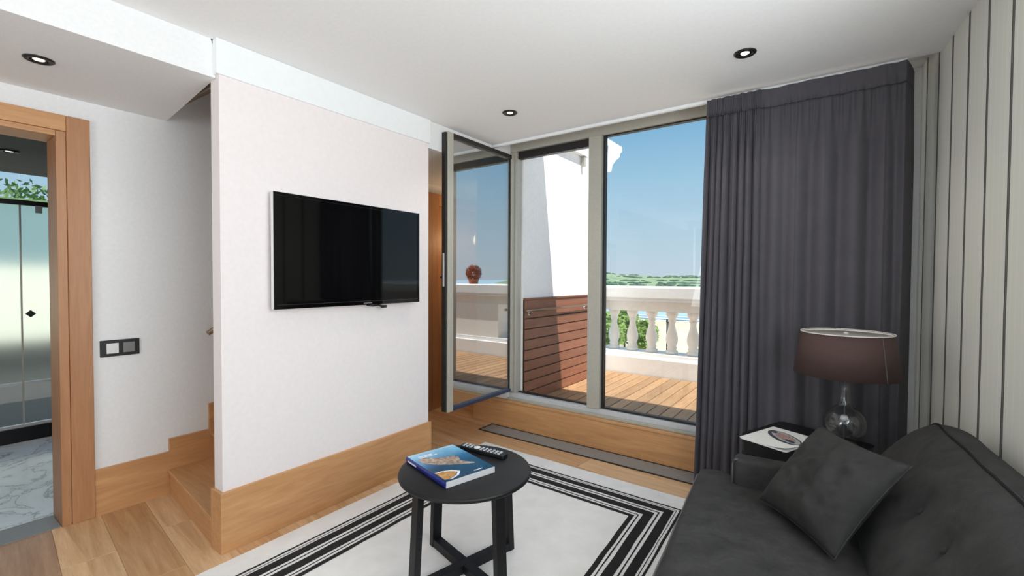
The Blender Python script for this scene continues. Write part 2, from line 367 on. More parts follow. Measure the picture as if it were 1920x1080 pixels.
# television partition and the wall closing the stair
pt = MB().box(PX-0.09, PX, 0.965, 2.33, 0.0, 2.60)
struct('wall_partition', pt, 'plaster_blush', 'blush white partition wall carrying the television', 'wall')
struct('wall_stair_end', MB().box(-3.37, PX-0.09, 2.24, 2.33, 0.0, 3.6), 'plaster_white', 'wall closing the stair towards the passage', 'wall')
struct('wall_stair_upper', MB().box(-2.45, -2.36, 0.97, 2.33, 2.72, 3.7), 'plaster_white', 'upper wall of the stairwell above the partition', 'wall')
tr = MB().box(PX-0.102, PX+0.012, 0.951, 2.342, 2.312, CEIL)
struct('trim_1', tr, 'trim_white', 'white cornice band along the top of the television wall', 'cornice', bevel=0.004)
# passage beyond the partition
struct('wall_lintel', MB().box(-2.54, -2.43, 2.33, 3.33, 2.285, 2.60), 'plaster_white', 'white lintel over the passage opening next to the open balcony door', 'lintel')
struct('ceiling_passage', MB().box(-3.37, -2.54, 2.33, 4.5, 2.285, 2.45), 'plaster_white', 'low ceiling of the passage behind the open balcony door', 'ceiling')
struct('wall_passage', MB().box(-3.55, -2.70, 4.4, 4.5, 0, 2.4), 'warm_wall', 'end wall of the warmly lit passage', 'wall')
# window wall: side pier, upstand, head
struct('wall_window', MB().box(-2.80, -2.43, 3.33, 3.52, 0, 2.72).box(-2.80, 0.9, 3.36, 3.52, 0, 0.20).box(-2.80, 0.9, 3.34, 3.52, 2.555, 2.72).box(0.262, 0.9, 3.47, 3.52, 0.2, 2.6), 'plaster_white', 'window wall around the balcony glazing', 'wall')
# right wall (rotated), local x: away from the room, local y: towards the window
RW = (0.395, 3.07, 0.0); RA = math.radians(5.13)
rw = MB().box(0, 0.16, -1.30, 0.42, -0.1, 2.72).box(0, 0.16, -5.95, -3.30, -0.1, 2.72).box(0, 0.16, -3.30, -1.30, -0.1, 0.92).box(0, 0.16, -3.30, -1.30, 2.33, 2.72)
struct('wall_right', rw, 'striped_wallpaper', 'right wall papered in cream with thin dark vertical stripes', 'wall', loc=RW, rot=(0, 0, RA))
w2 = thing('fill_window', 'white framed window added unseen in the striped wall for fill light', 'window', (*RW[:2], 0.92), RA, kind='structure')  # unseen window, made up to let in the side fill light
for nm_, y0_, y1_, z0_, z1_ in (('sill', -3.30, -1.30, 0.0, 0.05), ('head', -3.30, -1.30, 1.36, 1.41), ('jamb', -3.30, -3.25, 0.0505, 1.3595), ('jamb', -1.35, -1.30, 0.0505, 1.3595), ('mullion', -2.32, -2.28, 0.0505, 1.3595)):
    MB().box(0.04, 0.10, y0_, y1_, z0_, z1_).build(nm_, 'trim_white', w2)
for y0_, y1_ in ((-3.2495, -2.3205), (-2.2795, -1.3505)): MB().box(0.066, 0.074, y0_, y1_, 0.051, 1.359).build('pane', 'window_glass', w2)
# back wall (behind the camera), its opening added for fill light
bw = MB().box(-3.6, -2.35, -2.75, -2.60, -0.1, 2.72).box(-0.05, 1.5, -2.75, -2.60, -0.1, 2.72).box(-2.35, -0.05, -2.75, -2.60, -0.1, 0.55).box(-2.35, -0.05, -2.75, -2.60, 2.35, 2.72)
struct('wall_back', bw, 'plaster_white', 'back wall behind the viewer with an opening added for fill light', 'wall')

# skirting boards
struct('baseboard_partition', MB().box(PX-0.10, PX+0.016, 0.950, 2.346, 0, 0.298), 'oak_trim_y', 'tall oak skirting board under the television wall', 'skirting board', bevel=0.002)
bl = MB().box(LX, LX+0.016, 0.69, 1.04, 0, 0.262)
bl.prism_axis([(1.04, 0.0), (1.26, 0.0), (1.26, 0.342), (1.04, 0.342)], LX, LX+0.018, 'x')
bl.box(LX, LX+0.018, 1.26, 1.50, 0.0, 0.512).box(LX, LX+0.018, 1.50, 1.74, 0.0, 0.682).box(LX, LX+0.018, 1.74, 1.98, 0, 0.852).box(LX, LX+0.018, 1.98, 2.22, 0, 1.022)
struct('baseboard_left', bl, 'oak_trim_y', 'oak skirting board stepping up along the stair on the left wall', 'skirting board')
# stair
sta = thing('staircase', 'oak stair rising behind the television wall', 'stairs', (-2.94, 1.0, 0), 0, kind='structure')
def skew(y, x): return y - 0.10*(x+2.94)
for k in range(5):
    y0 = 1.0+0.24*k; z1 = 0.152+0.17*k; z0 = 0.0 if k == 0 else z1-0.17
    q = MB()
    a, b_ = LX+0.019+2.94, PX-0.102+2.94
    f = lambda y, x: (y-1.0)-0.10*x
    q.prism([(a, f(y0, a)), (b_, f(y0, b_)), (b_, f(y0+0.02, b_)), (a, f(y0+0.02, a))], z0, z1-0.022)
    q.build('riser', 'oak_trim_x', sta)
    q = MB().prism([(a, f(y0-0.012, a)), (b_, f(y0-0.012, b_)), (b_, f(y0+0.262, b_)), (a, f(y0+0.262, a))], z1-0.022, z1)
    q.build('tread', 'oak_trim_x', sta, bevel=0.003)

hrl = thing('stair_handrail', 'slim metal handrail end on the left wall above the stair', 'handrail', (LX, 1.26, 0.98))
MB().tube([(0.065, -0.02, 0.0), (0.065, 0.9, 0.64)], 0.016, 10).build('rail', 'brass', hrl)
for yy in (0.05, 0.8): MB().tube([(0.001, yy, 0.0+yy*0.7), (0.065, yy, 0.0+yy*0.7)], 0.007, 8).build('bracket', 'brass', hrl)
# bathroom door surround
d2 = thing('door_2', 'oak door surround of the bathroom at the left edge', 'door frame', (LX, 0.1, 0), 0, kind='structure')
MB().box(0.0, 0.022, 0.498, 0.592, 0, 2.198).build('casing', 'oak_door', d2, bevel=0.003)
MB().box(0.0, 0.020, -0.55, 0.4975, 2.115, 2.198).build('head_casing', 'oak_trim_y', d2, bevel=0.003)
MB().box(-0.20, 0.012, 0.458, 0.497, 0, 2.114).build('jamb', 'oak_door', d2, bevel=0.002)
MB().box(-0.20, 0.012, -0.50, 0.4575, 2.085, 2.114).build('head_jamb', 'oak_trim_y', d2, bevel=0.002)
MB().box(-0.20, -0.0, -0.46, 0.457, -0.01, 0.004).build('threshold', 'grey_plastic', d2, bevel=0.002)

# ------------------------------------------------------------------ balcony window and door
wy0, wy1 = 3.345, 3.425
stp = thing('window_upstand', 'oak clad step under the balcony window', 'window step', (-1.2, 3.30, 0), kind='structure')
MB().box(-1.62, 1.56, 0.0, 0.05, 0, 0.222).build('fascia', 'oak_trim_x', stp, bevel=0.002)
MB().box(-1.62, 1.56, -0.006, 0.05, 0.2225, 0.246).build('sill_board', 'oak_trim_x', stp, bevel=0.004)
win = thing('window_1', 'grey metal framed balcony window fixed beside the open door', 'window', (-1.2, 3.385, 0.246), kind='structure')
def wbox(n, x0, x1, z0, z1, y0=wy0, y1=wy1, m='frame_metal', par=None, bev=0.003):
    par = par or win; bx, by, bz = par.location
    return MB().box(x0-bx, x1-bx, y0-by, y1-by, z0-bz, z1-bz).build(n, m, par, bevel=bev)
wbox('bottom_rail', -2.43, 0.26, 0.2465, 0.305, m='silver')  # lighter than the frame: reflected sky put into its colour
wbox('bottom_track', -2.3595, -1.645, 0.3055, 0.318, 3.39, 3.425, 'frame_dark')
wbox('sill_ledge', -2.43, 0.26, 0.2465, 0.268, 3.315, 3.3445)
wbox('head_rail', -2.43, 0.26, 2.475, 2.5545)
wbox('head_track', -2.3595, -1.645, 2.412, 2.4745, 3.372, 3.425, 'frame_dark')
wbox('left_post', -2.43, -2.36, 0.3055, 2.4745)
wbox('mullion', -1.645, -1.535, 0.3055, 2.4745, 3.33, wy1)
wbox('mullion', -0.40, -0.30, 0.3055, 2.4745)
wbox('right_post', 0.20, 0.26, 0.3055, 2.4745)
for x0, x1 in ((-1.5345, -0.4005), (-0.2995, 0.1995)):
    wbox('glazing_bead', x0, x0+0.016, 0.32, 2.465, 3.37, 3.41, 'frame_dark', bev=0)
    wbox('glazing_bead', x1-0.016, x1, 0.32, 2.465, 3.37, 3.41, 'frame_dark', bev=0)
    wbox('glazing_bead', x0, x1, 0.3055, 0.32, 3.37, 3.41, 'frame_dark', bev=0)
    wbox('glazing_bead', x0, x1, 2.465, 2.4745, 3.37, 3.41, 'frame_dark', bev=0)
    wbox('pane', x0+0.016, x1-0.016, 0.32, 2.465, 3.386, 3.394, 'window_glass', bev=0)
# open balcony door leaf, swung into the room, parallel to the television wall
leaf = thing('door_1', 'glazed balcony door with grey metal frame standing open into the room', 'door', (-2.405, 3.345, 0.33), kind='structure')
def lbox(n, y0, y1, z0, z1, x0=-0.028, x1=0.028, m='frame_metal', bev=0.003): return MB().box(x0, x1, y0, y1, z0, z1).build(n, m, leaf, bevel=bev)
LW = -0.855; LH = 2.105
lbox('stile', LW, LW+0.058, 0, LH)
lbox('stile_edge', LW-0.016, LW-0.0005, 0.004, LH-0.004, -0.024, 0.016, 'frame_dark')
lbox('stile', -0.045, -0.004, 0, LH)
lbox('top_rail', LW+0.0585, -0.0455, LH-0.035, LH, m='frame_dark')
lbox('bottom_rail', LW+0.0585, -0.0455, 0, 0.028, m='frame_blue')
lbox('pane', LW+0.0585, -0.0455, 0.0285, LH-0.0355, -0.006, 0.006, 'door_glass', 0)
lbox('gasket', LW+0.0585, LW+0.068, 0.0285, LH-0.0355, 0.0065, 0.014, 'frame_dark', 0)
lbox('gasket', -0.055, -0.0455, 0.0285, LH-0.0355, 0.0065, 0.014, 'frame_dark', 0)
hd = lbox('lock_plate', LW-0.020, LW-0.0165, 0.95, 1.20, -0.010, 0.006, 'silver', 0.001)
MB().tube([(-0.029, LW+0.025, 1.02), (-0.07, LW+0.025, 1.02), (-0.075, LW+0.13, 1.02)], 0.008).build('lever_handle', 'frame_dark', leaf)
for zz in (0.22, 1.85): MB().lathe([(0.009, 0), (0.009, 0.09)], 12, (0.0, 0.0, zz)).build('hinge', 'frame_metal', leaf)

# floor convector grille
gr = thing('floor_grille', 'long narrow grey metal convector grille set in the floor below the window', 'floor grille', (-1.2, 3.19, 0))
MB().box(-1.365, 1.55, -0.086, 0.086, 0.0, 0.004).build('mesh', 'grate_mesh', gr)
MB().box(-1.38, 1.55, -0.098, -0.0865, 0, 0.006).build('edge_strip', 'frame_dark', gr)
MB().box(-1.38, 1.55, 0.0865, 0.098, 0, 0.006).build('edge_strip', 'frame_dark', gr)
MB().box(-1.38, -1.3655, -0.086, 0.086, 0, 0.006).build('edge_strip', 'frame_dark', gr)
# curtain rail
rail = MB().box(-2.42, 0.262, 3.078, 3.102, CEIL-0.022, CEIL-0.0005)
tag(rail.build('curtain_rail', 'trim_white', bevel=0.003), 'slim white curtain rail on the ceiling along the window', 'curtain rail')

# ------------------------------------------------------------------ downlights
def downlight(loc, label, energy):
    t = thing('downlight', label, 'ceiling light', loc, group='black recessed downlights')
    MB().lathe([(0.030, -0.002), (0.032, -0.007), (0.046, -0.008), (0.052, -0.003), (0.052, -0.0003), (0.030, -0.0003)], 32, caps=False).build('ring', 'black_plastic', t)
    MB().lathe([(0.0299, -0.0005), (0.024, -0.003), (0.0215, -0.003), (0.0215, -0.0005)], 24, caps=False).build('reflector', 'black_plastic', t)
    MB().lathe([(0.021, -0.0004), (0.019, -0.004), (0.012, -0.005), (0.001, -0.005)], 24).build('lens', 'downlight_lens', t)
    light('downlight_beam', 'SPOT', (0, 0, -0.02), (0, 0, -1), energy, (1.0, 0.94, 0.86), parent=t, spot_size=2.2, spot_blend=0.9, shadow_soft_size=0.03)
downlight((-0.404, 2.551, CEIL), 'black ringed ceiling downlight near the dark curtain', 12)
downlight((-1.854, 2.546, CEIL), 'small black ringed ceiling downlight in front of the open balcony door', 16)
downlight((-2.876, 0.43, 2.30), 'black ringed downlight in the lowered soffit above the bathroom door', 3)
downlight((-4.63, 0.542, 2.20), 'black downlight in the dark bathroom ceiling', 40)
light('passage_lamp', 'POINT', (-3.08, 3.75, 1.75), (0, 0, -1), 5, (1.0, 0.70, 0.40), shadow_soft_size=0.08)

# passage doorway (seen in the gap beside the open leaf)
pdr = thing('door_3', 'oak door frame in the warmly lit passage', 'door frame', (LX, 3.3, 0), kind='structure')
MB().box(0.0, 0.03, -0.12, 0.06, 0, 2.20).build('casing', 'oak_door', pdr, bevel=0.003)
MB().box(0.0, 0.03, 0.061, 0.95, 2.08, 2.20).build('head_casing', 'oak_trim_y', pdr, bevel=0.003)
MB().box(0.0, 0.015, 0.061, 0.90, 0, 2.079).build('door_panel', 'oak_door', pdr, bevel=0.002)

# ------------------------------------------------------------------ bathroom beyond the oak surround
bf = MB().box(-5.6, -3.55, -1.6, 1.75, -0.1, -0.004)
struct('floor_bathroom', bf, 'marble', 'veined grey white marble floor of the bathroom', 'floor')
struct('ceiling_bathroom', MB().box(-5.6, -3.55, -1.6, 1.75, 2.20, 2.6), 'bath_dark', 'dark grey bathroom ceiling', 'ceiling')
struct('wall_bathroom', MB().box(-5.6, -3.55, 1.70, 1.85, -0.1, 2.6).box(-5.6, -3.55, -1.75, -1.6, -0.1, 2.6), 'bath_dark', 'dark side wall of the bathroom', 'wall')
gs = thing('glass_screen', 'frosted glass screen with black top rail across the bathroom', 'glass screen', (-5.4, 0.1, 0), kind='structure')
MB().box(-0.02, 0.02, -1.68, 1.58, 1.918, 1.958).build('top_rail', 'frame_dark', gs, bevel=0.003)
MB().box(-0.03, 0.03, -1.68, 1.58, 0.0, 0.11).build('plinth', 'black_wood', gs, bevel=0.003)
MB().box(-0.012, 0.012, -1.68, 1.58, 0.1105, 0.135).build('bottom_rail', 'silver', gs)
ys = [-1.68, -0.85, -0.02, 0.582, 1.18, 1.58]
for a, b_ in zip(ys[:-1], ys[1:]):
    MB().box(-0.004, 0.004, a+0.006, b_-0.006, 0.48, 1.9175).build('frosted_panel', 'frosted_glass', gs)
    MB().box(-0.004, 0.004, a+0.006, b_-0.006, 0.1355, 0.456).build('clear_panel', 'window_glass', gs)
    MB().box(-0.004, 0.004, a+0.006, b_-0.006, 1.9585, 2.2).build('upper_panel', 'window_glass', gs)
    MB().box(-0.006, 0.006, a+0.006, b_-0.006, 0.4565, 0.4795).build('glazing_strip', 'silver', gs)
for y in ys[1:-1]: MB().box(-0.008, 0.008, y-0.0055, y+0.0055, 0.136, 1.917).build('upright', 'frame_metal', gs)
kn = MB().prism_axis([(0.60, 1.035), (0.63, 1.005), (0.66, 1.035), (0.63, 1.065)], 0.0045, 0.03, 'x').build('handle', 'black_plastic', gs)
MB().box(0.021, 0.045, 0.665, 0.705, 1.86, 1.92).build('hinge', 'silver', gs, bevel=0.003)
struct('terrace_ground', MB().box(-12.5, -5.6, -6, 7, -0.3, -0.05), 'bath_dark', 'dark tiled terrace floor behind the bathroom glass', 'terrace')
tw = thing('wall_terrace', 'terrace wall behind the frosted bathroom glass, banded in sky, sun and shade tones', 'wall', (-10.1, 0.5, -0.05), kind='structure')
for nm_, za, zb, mm in (('base_band', 0.0, 0.40, 'bath_dark'), ('cream_band', 0.401, 1.55, 'terrace_cream'), ('teal_band', 1.551, 2.50, 'teal_sky_tone')): MB().box(-0.1, 0.1, -6.5, 6.5, za, zb).build(nm_, mm, tw)  # bands put blurred sky, sunlit ground and shade into the colour
hg = MB(); rh = random.Random(5)
for i in range(7000):
    c = Vector((-10.55-0.75*rh.random(), -4+rh.random()*9, 1.9+0.92*rh.random()+0.08*math.sin(i)))
    a = Vector((rh.gauss(0, 1), rh.gauss(0, 1), rh.gauss(0, 1))).normalized(); b_ = a.orthogonal().normalized(); s = 0.03+0.035*rh.random()
    hg.add([c-a*s, c+b_*s*0.5, c+a*s, c-b_*s*0.5], [(0, 1, 2, 3)])
hd_ = thing('hedge', 'green hedge seen over the black rail of the bathroom glass', 'hedge', (-10.85, 0.5, -0.05))
hgo = hg.build('foliage', 'leaf_hedge'); hgo.parent = hd_; hgo.location = (10.85, -0.5, 0.05); hgo['kind'] = 'stuff'
MB().box(-0.28, 0.28, -4.4, 4.4, 0.0, 2.62).build('leaf_core', 'leaf_hedge', hd_)

# ------------------------------------------------------------------ television, switch
tv = thing('television', 'slim black wall mounted flat screen television with silver edge', 'television', (PX, 1.686, 1.483))
TW, TH = 0.498, 0.304
MB().box(0.001, 0.030, -0.20, 0.20, -0.14, 0.14).build('wall_bracket', 'black_plastic', tv)
MB().box(0.0305, 0.058, -TW, TW, -TH, TH).build('back_case', 'white_plastic', tv, bevel=0.003)
fb = MB().box(0.0585, 0.064, -TW, TW, -TH, -TH+0.022).box(0.0585, 0.064, -TW, TW, TH-0.016, TH).box(0.0585, 0.064, -TW, -TW+0.016, -TH+0.022, TH-0.016).box(0.0585, 0.064, TW-0.016, TW, -TH+0.022, TH-0.016)
fb.build('bezel', 'black_gloss', tv)
MB().box(0.0585, 0.0615, -TW+0.0165, TW-0.0165, -TH+0.0225, TH-0.0165).build('screen', 'black_gloss', tv)
MB().box(0.0642, 0.0646, 0.045, 0.105, -TH+0.008, -TH+0.013).build('maker_mark', 'grey_plastic', tv)
MB().tube([(0.045, 0.08, -TH-0.004), (0.05, 0.12, -TH-0.008), (0.055, 0.165, -TH-0.006), (0.06, 0.185, -TH-0.016), (0.06, 0.215, -TH-0.016)], [0.004, 0.006, 0.006, 0.010, 0.009]).build('sensor_foot', 'black_plastic', tv)

sw = thing('light_switch', 'black framed double light switch with pale rockers on the left wall', 'light switch', (LX, 0.812, 0.936))
MB().box(0.0005, 0.009, -0.089, 0.089, -0.047, 0.047).build('plate', 'black_plastic', sw, bevel=0.003)
MB().box(0.0095, 0.015, -0.062, -0.008, -0.029, 0.029).build('rocker', 'white_plastic', sw, bevel=0.002)
MB().box(0.0095, 0.014, 0.012, 0.066, -0.029, 0.029).build('rocker', 'grey_plastic', sw, bevel=0.002)

# ------------------------------------------------------------------ rug
rug = thing('rug', 'cream rug with black striped border under the coffee table', 'rug', (-1.45, 1.3, 0.0))
OUT = [(-2.312, -0.65), (-0.50, -0.65), (-0.545, 2.845), (-2.322, 2.87)]
B0 = [(-2.172, -0.50), (-0.60, -0.50), (-0.715, 2.70), (-2.178, 2.722)]
B1 = [(-1.930, -0.26), (-0.80, -0.26), (-0.945, 2.452), (-1.936, 2.470)]
def loc2(p): return (p[0]+1.45, p[1]-1.3)
body = MB().prism([loc2(p) for p in OUT], 0.0005, 0.009)
body.build('pile', 'rug_cream', rug, bevel=0.003)
def ring_band(t0, t1, z):
    mb = MB()
    for side in range(4):
        a0, a1 = Vector(B0[side]), Vector(B0[(side+1) % 4]); c0, c1 = Vector(B1[side]), Vector(B1[(side+1) % 4])
        N = 90
        vs = []
        for k in range(N+1):
            q = k/N
            po = a0.lerp(a1, q); pi_ = c0.lerp(c1, q)
            w = min(1, 8*q, 8*(1-q))
            for t in (t0, t1):
                n_ = noise.noise(Vector((t*9, q*22+side*31, side)))*0.035*w
                p = po.lerp(pi_, t+n_*0.4)
                vs.append((p.x+1.45, p.y-1.3, z))
        mb.add(vs, [(2*k, 2*k+2, 2*k+3, 2*k+1) for k in range(N)])
    return mb
for t0, t1 in ((0.0, 0.055), (0.105, 0.122), (0.16, 0.36), (0.425, 0.46), (0.525, 0.735), (0.805, 0.835), (0.89, 1.0)):
    ring_band(t0, t1, 0.0098).build('stripe', 'rug_black', rug)

# ------------------------------------------------------------------ coffee table
TC = (-1.372, 1.552); TZ = 0.48
ct = thing('coffee_table', 'round black wooden coffee table on crossed legs', 'table', (TC[0], TC[1], 0.0098))
TZ -= 0.0098
MB().lathe([(0.0, TZ-0.024), (0.285, TZ-0.024), (0.297, TZ-0.018), (0.300, TZ-0.010), (0.297, TZ-0.002), (0.292, TZ), (0.0, TZ)], 96, caps=False).build('table_top', 'black_wood', ct)
for k, a in enumerate((76, 166, 256, 346)):
    q = math.radians(a); cx_, sx_ = math.cos(q), math.sin(q)
    MB().bar((0.262*cx_, 0.262*sx_, 0.0), (0.238*cx_, 0.238*sx_, TZ-0.0245), 0.05, 0.03, (cx_, sx_, 0)).build('leg', 'black_wood', ct, bevel=0.002)
for a, z in ((76, 0.0), (166, 0.0)):
    q = math.radians(a); cx_, sx_ = math.cos(q), math.sin(q)
    if a == 76:
        MB().bar((0.247*cx_, 0.247*sx_, 0.020), (-0.247*cx_, -0.247*sx_, 0.020), 0.045, 0.04).build('crossbar', 'black_wood', ct, bevel=0.002)
    else:
        for s_ in (1, -1):
            MB().bar((s_*0.247*cx_, s_*0.247*sx_, 0.020), (s_*0.0228*cx_, s_*0.0228*sx_, 0.020), 0.045, 0.04).build('crossbar', 'black_wood', ct, bevel=0.002)
TT = 0.48
# book on the table: local x from far/left (pale) edge to spine side, local y along the short edge
bk = thing('book', 'hardback book with blue coastal photograph cover on the coffee table', 'book', (-1.437, 1.518, TT+0.0005), math.radians(-14.5))
BX, BY, BT = 0.174, 0.126, 0.026
MB().box(-BX, BX, -BY, BY, 0, 0.003).build('back_board', 'book_blue', bk)
MB().box(-BX+0.003, BX-0.005, -BY+0.003, BY-0.005, 0.0032, BT-0.0032).build('pages', 'paper', bk)
cv = MB().box(-BX, BX, -BY, BY, BT-0.003, BT).build('front_board', 'book_cover', bk, bevel=0.0008)
sn = []
for k in range(9):
    a = math.pi*(k/8-0.5); sn.append((-BY-0.006*math.cos(a), BT/2+BT/2*math.sin(a)))
MB().prism_axis(sn+[(-BY, BT), (-BY, 0)], -BX, BX, 'x').build('spine', 'book_blue', bk)
MB().box(-BX+0.02, -BX+0.10, -BY-0.0067, -BY-0.006, 0.009, 0.016).build('spine_lettering', 'book_white', bk)
def blob(pts, z=BT+0.0003): return MB().prism(pts, z, z+0.0002)
land = [(-0.10, -0.11), (-0.05, -0.105), (0.00, -0.06), (0.03, -0.02), (0.055, 0.02), (0.075, 0.055), (0.085, 0.08), (0.075, 0.085), (0.05, 0.06), (0.02, 0.045), (-0.02, 0.06), (-0.05, 0.05), (-0.055, 0.0), (-0.08, -0.04), (-0.11, -0.07)]
blob(land).build('printed_headland', 'book_land', cv, )
blob([(0.075, -0.118), (0.15, -0.118), (0.155, -0.10), (0.14, -0.06), (0.115, -0.035), (0.09, -0.055), (0.075, -0.09)]).build('printed_beach', 'book_beach', cv)
blob([(0.068, -0.118), (0.075, -0.118), (0.076, -0.09), (0.092, -0.052), (0.115, -0.031), (0.142, -0.056), (0.158, -0.10), (0.160, -0.085), (0.146, -0.045), (0.115, -0.018), (0.085, -0.045), (0.068, -0.088)]).build('printed_surf', 'book_white', cv)
for (x0, x1, y0, y1) in ((0.148, 0.154, 0.03, 0.075), (-0.135, -0.125, -0.09, -0.02), (-0.118, -0.112, -0.09, 0.0)):
    MB().box(x0, x1, y0, y1, BT+0.0003, BT+0.0005).build('cover_lettering', 'book_white', cv)
MB().box(BX-0.004, BX+0.001, -BY, BY, 0.0, BT).build('fore_edge', 'silver', bk, bevel=0.001)

# remote control
rm = thing('remote_control', 'black television remote control with pale buttons beside the book', 'remote control', (-1.423, 1.742, TT+0.0005), math.radians(4))
MB().prism(rbox(-0.132, 0.132, -0.024, 0.024, 0.008), 0, 0.018).build('body', 'black_plastic', rm, bevel=0.003)
bm_ = MB().prism(rbox(-0.006, 0.006, -0.004, 0.004, 0.002, 2), 0.0182, 0.021)
first = None
for i in range(11):
    for j in range(3):
        x = -0.11+i*0.021; y = -0.014+j*0.014
        if 3 <= i <= 4: continue
        if first is None: first = bm_.build('button', 'silver', rm, loc=(x, y, 0))
        else: copy_part(first, rm, (x, y, 0))
MB().lathe([(0.017, 0.0182), (0.017, 0.021), (0.014, 0.022)], 20, (-0.036, 0, 0)).build('navigation_pad', 'white_plastic', rm)

# ------------------------------------------------------------------ sofa (local x towards wall, y towards window)
SO = thing('sofa', 'charcoal velvet sofa with buttoned backrest against the striped wall', 'sofa', RW, RA)
def soft_box(x0, x1, y0, y1, z0, z1, r, puff=0.0, n=(24, 40, 8), fn=None):
    """rounded box as one smooth grid shell"""
    mb = MB(); bm = bmesh.new(); bmesh.ops.create_cube(bm, size=1.0)
    bmesh.ops.scale(bm, vec=(x1-x0, y1-y0, z1-z0), verts=bm.verts); bmesh.ops.translate(bm, vec=((x0+x1)/2, (y0+y1)/2, (z0+z1)/2), verts=bm.verts)
    bmesh.ops.bevel(bm, geom=list(bm.edges), offset=r, segments=5, affect='EDGES', profile=0.5)
    # cut the big faces
    for axis, cnt, lo, hi in ((0, n[0], x0+r, x1-r), (1, n[1], y0+r, y1-r), (2, n[2], z0+r, z1-r)):
        if hi <= lo: continue
        for k in range(1, cnt):
            c = lo+(hi-lo)*k/cnt; co = [0, 0, 0]; co[axis] = c; no = [0, 0, 0]; no[axis] = 1
            bmesh.ops.bisect_plane(bm, geom=list(bm.verts)+list(bm.edges)+list(bm.faces), plane_co=co, plane_no=no)
    for v in bm.verts:
        u = (v.co.x-x0)/(x1-x0)*2-1; w = (v.co.y-y0)/(y1-y0)*2-1
        if puff and v.co.z > (z0+z1)/2: v.co.z += puff*(1-u*u)*(1-w**4)
        if fn: v.co = Vector(fn(v.co.x, v.co.y, v.co.z))
    bm.verts.ensure_lookup_table()
    mb.v = [tuple(v.co) for v in bm.verts]; bm.verts.index_update()
    mb.f = [tuple(v.index for v in f.verts) for f in bm.faces]; mb.m = [0]*len(mb.f); mb.sm = [True]*len(mb.f)
    bm.free(); return mb
S0, S1 = 0.64, 2.62
soft_box(-0.93, -0.06, -S1, -S0-0.02, 0.08, 0.27, 0.02, n=(2, 2, 1)).build('base', 'sofa_velvet', SO)
for x in (-0.86, -0.14):
    for y in (-S1+0.08, -S0-0.10): MB().box(x-0.025, x+0.025, y-0.025, y+0.025, 0.0, 0.0795).build('foot', 'black_wood', SO)
def seat_fn(x, y, z):
    # front lip past the arm, slight sag wrinkles
    z += 0.004*noise.noise(Vector((x*5, y*5, 0)))
    if y > -0.80 and x > -0.83: y = min(y, -0.80)
    return (x, y, z)
def soft_poly(poly, z0, z1, r, cuts, fn):
    bm = bmesh.new(); lo = [bm.verts.new((x, y, z0)) for x, y in poly]; hi = [bm.verts.new((x, y, z1)) for x, y in poly]; n = len(poly)
    bm.faces.new(lo[::-1]); bm.faces.new(hi)
    for i in range(n): bm.faces.new((lo[i], lo[(i+1) % n], hi[(i+1) % n], hi[i]))
    bmesh.ops.bevel(bm, geom=list(bm.edges), offset=r, segments=5, affect='EDGES', profile=0.5)
    for axis, a0, a1, cnt in cuts:
        for k in range(cnt+1):
            co = [0, 0, 0]; co[axis] = a0+(a1-a0)*k/cnt; no = [0, 0, 0]; no[axis] = 1
            bmesh.ops.bisect_plane(bm, geom=list(bm.verts)+list(bm.edges)+list(bm.faces), plane_co=co, plane_no=no)
    for v in bm.verts: v.co = Vector(fn(*v.co))
    mb = MB(); bm.verts.index_update(); mb.v = [tuple(v.co) for v in bm.verts]; mb.f = [tuple(v.index for v in f.verts) for f in bm.faces]
    mb.m = [0]*len(mb.f); mb.sm = [True]*len(mb.f); bm.free(); return mb
def seat_fn(x, y, z):
    if z > 0.40:
        u = max(-1, min(1, (x+0.68)/0.32)); w = max(0, min(1, (-0.80-y)/0.25))
        z += 0.016*(1-u*u)*w + 0.005*noise.noise(Vector((x*4, y*4, 0)))+0.0025*noise.noise(Vector((x*13, y*13, 5)))
    return (x, y, z)
soft_poly([(-1.0, -S1+0.14), (-0.36, -S1+0.14), (-0.36, -0.803), (-0.848, -0.803), (-0.848, -S0), (-1.0, -S0)], 0.275, 0.437, 0.04, [(0, -0.95, -0.40, 22), (1, -S1+0.19, -0.69, 56)], seat_fn).build('seat_cushion', 'sofa_velvet', SO)
MB().tube([(-0.999, -S1+0.2+k*(S1-S0-0.27)/30, 0.410+0.003*math.sin(k*1.3)) for k in range(31)], 0.0045, 8).build('piping', 'sofa_piping', SO)
soft_box(-0.84, -0.30, -0.795, -0.705, 0.275, 0.555, 0.022, n=(8, 3, 6)).build('armrest', 'sofa_velvet', SO)
soft_box(-0.84, -0.06, -S1, -S1+0.13, 0.275, 0.555, 0.022, n=(8, 3, 6)).build('armrest', 'sofa_velvet', SO)
MB().tube([(-0.842, -0.797, 0.44), (-0.842, -0.797, 0.53), (-0.835, -0.797, 0.550), (-0.82, -0.797, 0.556)], 0.003, 8).build('piping', 'sofa_piping', SO)
# backrest: lofted profile, rounded far end, tufted
TUFTS = [(-1.212-0.235*k, 0.65) for k in range(6)]
def back_profile(k):
    """k 0..1 around the section, from bottom front over the top to bottom rear: (x, z)"""
    pts = [(-0.40, 0.30), (-0.425, 0.40), (-0.415, 0.50), (-0.365, 0.60), (-0.30, 0.69), (-0.235, 0.765), (-0.185, 0.802), (-0.155, 0.814), (-0.115, 0.812), (-0.07, 0.795), (-0.045, 0.76), (-0.035, 0.68), (-0.035, 0.50), (-0.035, 0.30)]
    f = k*(len(pts)-1); i = min(int(f), len(pts)-2); t = f-i
    p = [Vector(pts[max(0, min(len(pts)-1, j))]) for j in (i-1, i, i+1, i+2)]
    q = 0.5*((2*p[1])+(-p[0]+p[2])*t+(2*p[0]-5*p[1]+4*p[2]-p[3])*t*t+(-p[0]+3*p[1]-3*p[2]+p[3])*t*t*t)
    return q
